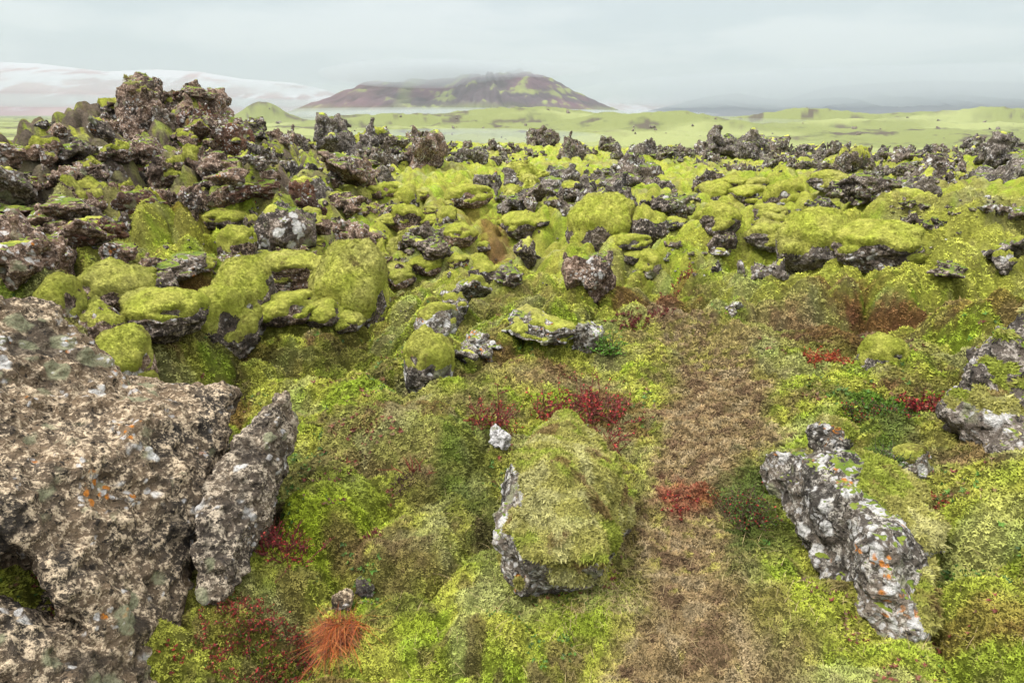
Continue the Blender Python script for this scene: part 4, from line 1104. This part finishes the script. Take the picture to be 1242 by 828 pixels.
st = add('dry_grass', mk_mesh('dry_grass', V, Q, None, False, cs), M['leaf']); tag(st, 'thin straw coloured grass stalks along the worn track', 'grass', kind='stuff')

def tubes(paths, rads, cols):
    """three sided twigs"""
    V = []; Q = []; C = []; n = 0
    for p, r0, c in zip(paths, rads, cols):
        m = len(p)
        for k in range(m):
            d = p[min(k + 1, m - 1)] - p[max(k - 1, 0)]; d = d / (np.linalg.norm(d) + 1e-9)
            s = np.cross(d, (.3, .2, .9)); s /= np.linalg.norm(s) + 1e-9; t = np.cross(d, s); rr_ = r0 * (1 - .6 * k / (m - 1))
            for a in (0, 2.09, 4.19):
                V.append(p[k] + (s * math.cos(a) + t * math.sin(a)) * rr_); C.append(c)
        for k in range(m - 1):
            for a in range(3):
                Q.append((n + 3 * k + a, n + 3 * k + (a + 1) % 3, n + 3 * k + 3 + (a + 1) % 3, n + 3 * k + 3 + a))
        n += 3 * m
    return np.array(V), np.array(Q), np.array(C)
def shrub(name, cat, label, u, v, wpx, hpx, n, leaf, bark, lsize, per, depth=.5, spread=.6, leafjit=.35, erect=1., short=None, r=None, group=None):
    rs = np.random.default_rng(int(u * 7 + v))
    r = r or march(height, u, v)[0]; P0 = at_r(u, v, r); dist = project(P0)[2]
    W = wpx * dist / FPX; H = hpx * dist / FPX; D = W * depth
    c = P0[:2]; f = c / np.hypot(*c); l = np.array([f[1], -f[0]])
    gz = float(ground_z(c[0], c[1])[0]); base = np.array([c[0], c[1], gz])
    paths = []; leaves = []; ln = []
    for i in range(n):
        a, q = rs.uniform(0, 6.283), math.sqrt(rs.random())
        xy = c + l * math.cos(a) * q * W * .5 + f * math.sin(a) * q * D * .5
        z = float(height(np.array([xy[0]]), np.array([xy[1]]))[0])
        p = np.array([xy[0], xy[1], z - .005]); hh = H * rs.uniform(.5, 1.1) * (1 - .35 * q)
        dr = np.array([rs.normal() * spread, rs.normal() * spread, erect]); dr /= np.linalg.norm(dr)
        pts = [p]
        for k in range(5):
            dr = dr + rs.normal(size=3) * .28; dr[2] = max(dr[2], .05); dr /= np.linalg.norm(dr)
            pts.append(pts[-1] + dr * hh / 4.2)
        pts = np.array(pts); paths.append(pts)
        br = [pts]
        for k in range(2):
            s = pts[rs.integers(1, 4)]; d2 = dr + rs.normal(size=3) * .8; d2[2] = abs(d2[2]) * .7 + .1; d2 /= np.linalg.norm(d2)
            b_ = np.array([s, s + d2 * hh * .2, s + d2 * hh * .36 + rs.normal(size=3) * hh * .05]); paths.append(b_); br.append(b_)
        for b_ in br:
            for k in range(per):
                t = rs.uniform(.25, 1) * (len(b_) - 1); i0 = min(int(t), len(b_) - 2)
                leaves.append(b_[i0] + (b_[i0 + 1] - b_[i0]) * (t - i0)); 
    bc = np.array(bark)
    V, Q, C = tubes(paths, [max(.0012, .0008 * dist) * rs.uniform(.7, 1.2) for _ in paths], [bc * rs.uniform(.6, 1.3) for _ in paths])
    e = bpy.data.objects.new(name, None); COL.objects.link(e); e.location = base
    e['label'] = label; e['category'] = cat
    if group: e['group'] = group
    add('twigs', mk_mesh('twigs', V - base, Q, None, False, C), M['stem'], e)
    if per:
        leaves = [q_ for q_ in leaves if rs.random() < .8]; Lp = np.array(leaves); m = len(Lp)
        d = rs.normal(size=(m, 3)); d[:, 2] = np.abs(d[:, 2]) * .8 + .15; d /= np.linalg.norm(d, axis=1)[:, None]
        s = np.cross(d, rs.normal(size=(m, 3))); s /= np.linalg.norm(s, axis=1)[:, None]
        L = (.60 * lsize * dist * rs.uniform(.6, 1.3, m))[:, None]
        V = np.stack([Lp, Lp + d * L * .5 + s * L * .3, Lp + d * L, Lp + d * L * .5 - s * L * .3], 1).reshape(-1, 3)
        pal = np.array(leaf); ci = rs.integers(len(pal), size=m)
        C = np.repeat(pal[ci] * rs.uniform(1 - leafjit, 1 + leafjit, (m, 1)), 4, 0)
        add('leaves', mk_mesh('leaves', V - base, np.arange(4 * m).reshape(-1, 4), None, False, C), M['leaf'], e)
    THINGS.append(dict(o=e, short=short, label=label, box=(u - wpx / 2, v - hpx, u + wpx / 2, v), r=float(r), pos=base))
    return e
RED = [(.26,.016,.020),(.34,.045,.03),(.15,.014,.018),(.20,.05,.025),(.10,.03,.02)]; RUST = [(.38,.07,.022),(.26,.045,.02)]; GRN = [(.05,.10,.012),(.08,.15,.015),(.035,.07,.012)]; RB = (.11,.022,.02)
MIXD = GRN + RED + [(.16,.13,.03)]
shrub('dwarf_shrub','shrub','low crimson shrub spreading behind the long mossy boulder',700,508,116,62,80,RED,RB,.0075,8,.5,short='the crimson shrub')
shrub('dwarf_shrub','shrub','dark red twiggy shrub hanging beside the right end of the long mossy boulder head',738,548,46,58,24,RED,RB,.007,4,.8)
shrub('dwarf_shrub','shrub','brown red twiggy shrub with few leaves left of the white stone',600,526,58,60,44,RED,RB,.006,5,.8)
shrub('bare_twigs','twigs','bare red twigs rising from the moss slope left of the white stone',505,572,26,44,9,RED,(.16,.025,.02),.005,0,.6)
shrub('dwarf_shrub','shrub','bright red leafy shrub against the dark boulder at the right frame edge',1132,498,80,26,70,RED,RB,.0075,7,.5,short='the bright red shrub')
shrub('heath_patch','shrub','dark green heath patch with red tips left of the bright red shrub',1060,506,76,20,90,GRN + GRN + RED[:1],(.08,.05,.03),.0055,8,.6)
shrub('heath_patch','shrub','dark green upright heath in the gap behind the white and orange lichened ridge',1068,566,40,36,60,GRN,(.07,.06,.03),.0055,9,.8)
shrub('dwarf_shrub','shrub','small upright maroon sprig growing right of the white and orange lichened ridge',1112,624,32,40,16,[(.16,.02,.012),(.22,.05,.02)],(.10,.03,.02),.008,9,.8)
shrub('heath_patch','shrub','green and red heath at the left foot of the white and orange lichened ridge',905,630,52,46,90,GRN + GRN + RED[:1],(.08,.05,.03),.0055,9,.9)
shrub('dwarf_shrub','shrub','flat rust red plant lying in the middle of the track',828,616,56,18,20,RUST + RED,RB,.006,6,.8)
shrub('dwarf_shrub','shrub','orange red plant in the moss left of the pale green hummock',1000,436,64,22,50,RUST,(.2,.04,.02),.005,5,.5)
shrub('heath_patch','shrub','bright green leafy clump against the right end of the broad mossy outcrop',736,428,24,34,44,[(.07,.17,.015),(.10,.22,.02)],(.08,.08,.03),.006,9,.6)
shrub('heath_patch','shrub','mat of red berried heath spreading below the pointed grey slab',305,772,128,26,200,MIXD + RED,RB,.006,8,.8,short='the red heath mat')
shrub('dwarf_shrub','shrub','dark red straggling twigs in the recess right of the pointed grey slab',345,668,64,54,60,RED,RB,.006,5,.7)
shrub('heath_patch','shrub','green heath with scattered red leaves between the red heath mat and the orange tuft',345,800,90,20,130,GRN + RED,(.08,.05,.03),.0055,8,.8)
shrub('dwarf_shrub','shrub','few red leaf sprigs on the bright moss in front of the huge tan boulder',205,800,30,18,8,RED,RB,.008,6,.7)
shrub('dwarf_shrub','shrub','dark red shrub on the brown soil strip beyond the track',820,354,44,12,30,RED,RB,.005,5,.5)
shrub('dwarf_shrub','shrub','low red heather on the reddish soil behind the broad mossy outcrop',775,392,76,12,60,[(.14,.03,.022),(.10,.025,.02)],RB,.005,5,.4)
shrub('dwarf_shrub','shrub','bright red plant among the brown rocks high on the mound',243,198,15,10,26,[(.28,.02,.015)],RB,.005,6,.6)
shrub('dead_tuft','tuft','dark brown dead tuft in the moss below the bare red twigs',490,584,26,18,40,RED,(.06,.03,.022),.004,0,.8,1.)
shrub('dwarf_shrub','shrub','reddish brown plant on the moss left of the long mossy boulder',452,652,34,12,18,[(.16,.03,.03),(.12,.03,.03)],RB,.006,4,.6)
# the orange dead tuft: fine hair-like stalks
def tuft(label, u, v, wpx, hpx, n, cols, lean):
    rs = np.random.default_rng(int(u)); r = march(height, u, v)[0]; P0 = at_r(u, v, r); dist = project(P0)[2]; W = wpx * dist / FPX; H = hpx * dist / FPX
    gz = float(ground_z(P0[0], P0[1])[0]); base = np.array([P0[0], P0[1], gz])
    a = rs.uniform(0, 6.283, n); q = np.sqrt(rs.random(n)) * (.38 + .14 * np.sin(a * 3) + .08 * np.sin(a * 7))
    P = np.stack([base[0] + np.cos(a) * q * W, base[1] + np.sin(a) * q * W * .8, np.zeros(n)], 1); P[:, 2] = ground_z(P[:, 0], P[:, 1]) - .004
    c = np.array(cols)[rs.integers(len(cols), size=n)] * rs.uniform(.6, 1.4, (n, 1))
    V, Q, cs = blades(P, H * rs.uniform(.25, 1., n) * (.5 + .7 * rs.random(n) * (P[:, 0] > base[0] - W * .2)), rs, lean, .0009, c, 4, .6)
    o = add('grass_tuft', mk_mesh('grass_tuft', V - base, Q, None, False, cs), M['leaf']); o.location = base
    o['label'] = label; o['category'] = 'grass tuft'
    THINGS.append(dict(o=o, short='the orange tuft', label=label, box=(u - wpx / 2, v - hpx, u + wpx / 2, v), r=float(r), pos=base))
tuft('bright orange tuft of dead grass in front of the brown rock stub', 408, 768, 66, 34, 1500, [(.34,.075,.015),(.25,.05,.012),(.13,.035,.018),(.36,.14,.04),(.10,.04,.02)], 2.2)
print('plants', round(time.time() - T0, 1))
# small heath leaves and dead sprigs threaded through the near moss, in patches
nh = 15000
P, N, C, fr = sample_ground(nh, 1.15, 5.5, math.radians(50))
pa = fbm(P[:, 0] * 1.7, P[:, 1] * 1.7, o=3, seed=161) + .5 * fbm(P[:, 0] * 6, P[:, 1] * 6, o=2, seed=163)
kp = (pa > .30) & (on_track(P[:, 0], P[:, 1]) > 1.05); P, N, fr, pa = P[kp], N[kp], fr[kp], pa[kp]
pal = np.array([(.05,.11,.015),(.07,.14,.02),(.035,.075,.012),(.13,.035,.022),(.13,.07,.035),(.22,.18,.05)])
hue = perlin(P[:, 0] * 2.3, P[:, 1] * 2.3, seed=165)
ci = np.where(hue > .12, rt.integers(3, 5, len(P)), np.where(hue < -.1, rt.integers(0, 3, len(P)), rt.integers(0, 6, len(P))))
V, T, Cc = sprigs(P + N * .006, N, pal[ci] * rt.uniform(.6, 1.4, (len(P), 1)), np.clip(.0042 * fr, .006, .016) * rt.uniform(.7, 1.4, len(P)), rt, 5)
hs_ = add('ground_heath', mk_mesh('ground_heath', V, None, T, False, Cc), M['leaf']); tag(hs_, 'tiny dark green and russet heath leaves threaded through the near moss', 'heath', kind='stuff')
print('heath', len(P))
# ------------------------------------------------------------------ far volcano, snow mountains, air
def col_mat(name):
    m, nt = new_mat(name); b = NB(nt)
    c = b.n('ShaderNodeVertexColor', layer_name='Col').outputs[0]
    b.out(c, 1., None, .0); return m
M['far'] = col_mat('far_slopes')
def sheet(name, u0, u1, r0, r1, nu, nd, fn):
    """hill as a sheet over real ground: u gives the bearing, r the distance; fn(u, r, x, y) -> height, colour"""
    uu = np.linspace(u0, u1, nu); rr = np.linspace(r0, r1, nd)
    U, R = np.meshgrid(uu, rr, indexing='ij')
    A = np.arctan2((U - 621) / FPX, math.cos(PITCH) + math.tan(PITCH) * math.sin(PITCH))   # bearing of column u at the horizon
    X = R * np.sin(A); Y = R * np.cos(A)
    H, C = fn(U.ravel(), R.ravel(), X.ravel(), Y.ravel())
    V = np.stack([X.ravel(), Y.ravel(), H], 1)
    i = np.arange(nu * nd).reshape(nu, nd)
    Q = np.stack([i[:-1, :-1], i[1:, :-1], i[1:, 1:], i[:-1, 1:]], -1).reshape(-1, 4)
    o = add(name, mk_mesh(name, V, Q, cols=C), M['far']); tag(o, kind='structure'); return o
def lerpc(C, c, w): return C + (np.array(c) - C) * np.clip(w, 0, 1)[:, None]
def volcano(u, r, x, y):
    mp = 2600 / FPX                       # metres per pixel at the crater
    du = lambda c: (u - c) * mp
    dep = r - 2600
    n = fbm(x / 260., y / 260., o=5, seed=201); g = fbm(x / 70., y / 70., o=4, seed=203)
    def cone(c, d0, R, base, h, p):
        rho = np.hypot(du(c), (dep - d0) * .9) * (1 + .10 * n)
        return h * np.clip(1 - np.maximum(rho - R, 0) / base, 0, 1) ** p
    a = np.maximum(cone(610, 0, 50 * mp, 120 * mp, 148, 1.25), cone(628, 0, 6 * mp, 165 * mp, 172, 1.75))
    b_ = cone(480, 60, 38 * mp, 118 * mp, 122, 1.15)
    c_ = cone(535, 120, 40 * mp, 130 * mp, 138, 1.3)
    h = np.maximum(np.maximum(a, b_), c_)
    k = sst(2, 40, h)
    gul = fbm(np.arctan2(dep, du(590)) * 16, np.hypot(du(590), dep) / 500., o=3, seed=207)
    h = h + k * (g * 8 + n * 8 + gul * 10) - 11
    C = np.ones((len(u), 3)) * np.array((.062, .045, .052))
    C = lerpc(C, (.095, .05, .065), sst(-.1, .5, n))
    C = lerpc(C, (.10, .055, .060), sst(490, 440, u + 35 * n) * .85)
    C = lerpc(C, (.12, .135, .05), .75 * sst(14, 4, np.abs(u - 492 + (h - 60) * -.22 + 10 * n)) * sst(8, 50, h) * .8)
    C = lerpc(C, (.15, .165, .05), sst(.30, .55, g * .8 + n * .5 + .85 * np.exp(-((u - 660) / 44.) ** 2 - ((h - 76) / 18.) ** 2) - .2) * .9 * sst(480, 540, u))
    C = lerpc(C, (.15, .17, .05), sst(.45, .65, g * .8 + .75 * np.exp(-((u - 545) / 16.) ** 2 - ((h - 55) / 22.) ** 2)) * .7)
    C = lerpc(C, (.15, .17, .06), sst(42, 8, h + 12 * n) * .75)
    return h, C * (1 + .45 * g)[:, None].clip(.6, 1.5)
sheet('crater_hill', 330, 800, 2000, 3300, 300, 190, volcano)
def ridge(tops, snow_lo, base, depth, seed, D, rock, scree, snow=(.40, .39, .41), amt=1.):
    tu = [t[0] for t in tops]; tv = [t[1] for t in tops]
    def f(u, r, x, y):
        mp = D / FPX
        top = (140.3 - np.interp(u, tu, tv)) * mp
        n = fbm(x / 1500., y / 1500., o=5, seed=seed); g = 1 - np.abs(fbm(x / 420., y / 900., o=5, seed=seed + 4))
        t = np.clip((r - (D - depth)) / depth, 0, 1)
        pr = t ** 1.25 * sst(0, .12, t)
        h = top * pr + (g - .6) * 130 * t * (1 - t) * 2 * np.clip(top / 300, .2, 1) + n * 40 * t * (1 - t)
        h = np.where(r > D, top - (r - D) * .3, h) - 6
        C = np.ones((len(u), 3)) * np.array(rock)
        C = lerpc(C, scree, sst(-.3, .4, n))
        sf = h / np.maximum(top, 120) * 1.0 + .45 * (g - .7) * -1. + .6 * fbm(x / 240., y / 900., o=6, seed=seed + 9, gain=.62) - snow_lo
        C = lerpc(C, snow, sst(-.05, .3, sf) * amt)
        return h, C
    return f
sheet('snow_mountains', -260, 470, 6200, 10200, 260, 110, ridge([(-260,96),(0,95),(60,95),(140,100),(200,97),(250,98),(300,104),(360,107),(400,114),(440,128),(470,140)], .48, 0, 2800, 301, 9000, (.22,.12,.125), (.30,.18,.175)))
sheet('snow_peaks', 690, 900, 8600, 13400, 160, 80, ridge([(690,139),(720,126),(745,119),(765,122),(780,118),(800,121),(822,119),(850,125),(900,128)], .25, 0, 3300, 321, 12000, (.20,.13,.14), (.28,.19,.19)))
sheet('dark_mountains', 760, 1420, 4600, 8600, 240, 90, ridge([(760,140),(800,132),(850,121),(890,117),(925,122),(950,124),(1000,112),(1100,108),(1242,112),(1420,112)], 9., 0, 2400, 341, 7000, (.055,.06,.085), (.075,.075,.09)))

def vol_mat(name, dens, color, aniso=.0):
    m, nt = new_mat(name); b = NB(nt)
    p = b.n('ShaderNodeVolumePrincipled'); p.inputs['Color'].default_value = (*color, 1); p.inputs['Density'].default_value = dens
    p.inputs['Anisotropy'].default_value = aniso
    o = b.n('ShaderNodeOutputMaterial'); b.l(p.outputs[0], o.inputs['Volume']); return m
bm = bmesh.new(); bmesh.ops.create_cube(bm, size=1.)
for v_ in bm.verts:
    v_.co = ((-15500 if v_.co.x < 0 else 15500), (-900 if v_.co.y < 0 else 20500), (-12.5 if v_.co.z < 0 else 640))
me = bpy.data.meshes.new('haze'); bm.to_mesh(me); bm.free()
hz = add('haze', me, vol_mat('haze', 1.55e-4, (.435, .478, .503))); tag(hz, 'pale damp air lying over the whole lava plain', 'haze', kind='stuff')
def mist(u, v, r, wpx, hpx, depth, dens):
    c = at_r(u, v, r); m = r / FPX
    bm = bmesh.new(); bmesh.ops.create_uvsphere(bm, u_segments=40, v_segments=20, radius=1)
    a = math.atan2(c[0], c[1])
    for v_ in bm.verts: v_.co = (v_.co.x * wpx * m, v_.co.y * depth, v_.co.z * hpx * m)
    me = bpy.data.meshes.new('mist'); bm.to_mesh(me); bm.free()
    o = add('mist', me, vol_mat('mist', dens, (.56, .60, .62))); o.location = c; o.rotation_euler = (0, 0, -a)
    tag(o, 'low bank of white mist lying on the plain', 'mist', kind='stuff')
mist(560, 166, 260, 170, 9, 60, .006)
mist(520, 137, 1750, 230, 6, 180, .0022)
mist(700, 139, 1850, 120, 5, 160, .003)
mist(520, 90, 2450, 120, 15, 200, .0045)
mist(600, 84, 2400, 120, 9, 200, .003)
mist(600, 139, 2050, 260, 6, 160, .003)
mist(850, 152, 700, 160, 8, 120, .0022)
mist(330, 150, 1250, 120, 7, 150, .003)
mist(1060, 108, 5600, 330, 21, 700, .0016)
mist(60, 122, 5200, 300, 6, 500, .0012)
mist(320, 128, 5200, 150, 6, 400, .001)
print('far', round(time.time() - T0, 1))
mist(60, 101, 5000, 330, 9, 400, .0006)
mist(330, 112, 5000, 130, 9, 300, .0005)
# ------------------------------------------------------------------ which rock is which
SIZE = lambda w: 'tiny' if w < 17 else 'small' if w < 32 else 'broad' if w > 60 else ''
MOSSW = ('bare', 'moss-topped', 'mossy', 'moss-covered')
COLW = {'mound': 'brown', 'brown': 'reddish', 'dark': 'black', 'grey': 'grey', 'lichen': 'lichened', 'hero': 'tan', 'pale': 'white'}
NOUN = {'crag': 'jagged crag', 'block': 'angular block', 'slab': 'tilted slab', 'outcrop': 'low outcrop', 'ridge': 'long broken outcrop', 'round': 'rounded rock'}
marks = [t for t in THINGS if t.get('short') and t['label']]
used = {}
def relation(t, m):
    (a0, b0, a1, b1), (c0, d0, c1, d1) = t['box'], m['box']
    dx = (a0 + a1 - c0 - c1) / 2; dy = b1 - d1
    gx = max(0, max(a0, c0) - min(a1, c1)); sc = .5 * ((c1 - c0) + (a1 - a0))
    far = math.hypot(dx, 2.2 * dy) / max(sc, 8)
    if abs(dx) > 1.6 * abs(dy) * (1 if gx > 0 else 3): rel = 'left of' if dx < 0 else 'right of'
    else: rel = 'behind' if dy < 0 else 'in front of'
    return far, ('just ' if far < 1.0 else 'a little ' if far < 1.9 else 'well ') + rel
pend = [t for t in THINGS if not t['label']]
labs = {t['label'] for t in THINGS if t['label']}
left_over = []
for t in pend:
    ds = sorted(((relation(t, m)[0], k) for k, m in enumerate(marks)))
    adj = ' '.join(x for x in (SIZE(t['w']), MOSSW[t['moss']], COLW[t['mat']], NOUN[t['style']]) if x)
    t['adj'] = adj
    for f_, k in ds[:4]:
        lb = adj + ' ' + relation(t, marks[k])[1] + ' ' + marks[k]['short']
        if lb not in labs and len(lb.split()) <= 16:
            t['label'] = lb; labs.add(lb); break
    else: left_over.append((t, ds[0][1]))
for t, k in left_over:
    m = marks[k]; rel = relation(t, m)[1].split(' ', 1)[1].replace('little ', '')
    for o_ in ('second', 'third', 'fourth', 'fifth', 'sixth', 'seventh', 'eighth'):
        lb = o_ + ' ' + t['adj'] + ' ' + rel + ' ' + m['short']
        if lb not in labs: break
    t['label'] = lb; labs.add(lb)
for t in THINGS: t['o']['label'] = t['label']
print('labels', len(labs), len(left_over), max(len(t['label'].split()) for t in THINGS))
# ------------------------------------------------------------------ camera, sky, sun
cam = bpy.data.cameras.new('camera'); co = bpy.data.objects.new('camera', cam); COL.objects.link(co)
cam.sensor_width = 36; cam.lens = 36 * FPX / 1242; cam.clip_start = .05; cam.clip_end = 60000
co.location = (0, 0, CAMZ); co.rotation_euler = (math.pi / 2 - PITCH, 0, 0); scene.camera = co
SUN_EL, SUN_AZ = math.radians(58), math.radians(-108)      # azimuth clockwise from +Y: behind the camera, to the right
sl = bpy.data.lights.new('sun', 'SUN'); so = bpy.data.objects.new('sun', sl); COL.objects.link(so)
sl.energy = 1.5; sl.angle = math.radians(12); sl.color = (1, .965, .91)
so.rotation_euler = (math.pi / 2 - SUN_EL, 0, math.pi - SUN_AZ)
w = bpy.data.worlds.new('World'); scene.world = w; w.use_nodes = True
nt = w.node_tree; nt.nodes.clear(); b = NB(nt)
sky = b.n('ShaderNodeTexSky', sky_type='NISHITA', sun_disc=False, sun_elevation=SUN_EL, sun_rotation=SUN_AZ)
tc = b.n('ShaderNodeTexCoord').outputs['Generated']
mp = b.n('ShaderNodeMapping'); mp.inputs['Scale'].default_value = (2.2, 2.2, 13); b.l(tc, mp.inputs[0])
n1 = b.noise(mp.outputs[0], 1.6, 5, .5, .3)
sx = b.n('ShaderNodeSeparateXYZ'); b.l(tc, sx.inputs[0])
elev = b.rng(sx.outputs[2], .12, .9, 0, 1)
cl = b.mix(elev, (2.48, 2.75, 2.88), (11.5, 11.7, 11.8))
cl = b.mix(b.rng(n1, .40, .60, 0, 1), cl, b.mix(elev, (3.2, 3.36, 3.4), (13.5, 13.5, 13.5)))
sm = b.mix(.93, sky.outputs[0], cl)
bg = b.n('ShaderNodeBackground'); bg.inputs[1].default_value = .1; b.l(sm, bg.inputs[0])
wo = b.n('ShaderNodeOutputWorld'); b.l(bg.outputs[0], wo.inputs[0])
scene.view_settings.view_transform = 'Standard'; scene.view_settings.look = 'None'
scene.view_settings.exposure = 1.53; scene.view_settings.gamma = 1
cy = scene.cycles
cy.use_denoising = True
try: cy.denoiser = 'OPENIMAGEDENOISE'; cy.denoising_input_passes = 'RGB_ALBEDO_NORMAL'; cy.denoising_prefilter = 'ACCURATE'
except Exception: pass
cy.max_bounces = 4; cy.diffuse_bounces = 3; cy.glossy_bounces = 1; cy.transmission_bounces = 2; cy.volume_bounces = 1
cy.use_adaptive_sampling = False
print('script', round(time.time() - T0, 1), len(bpy.data.objects))
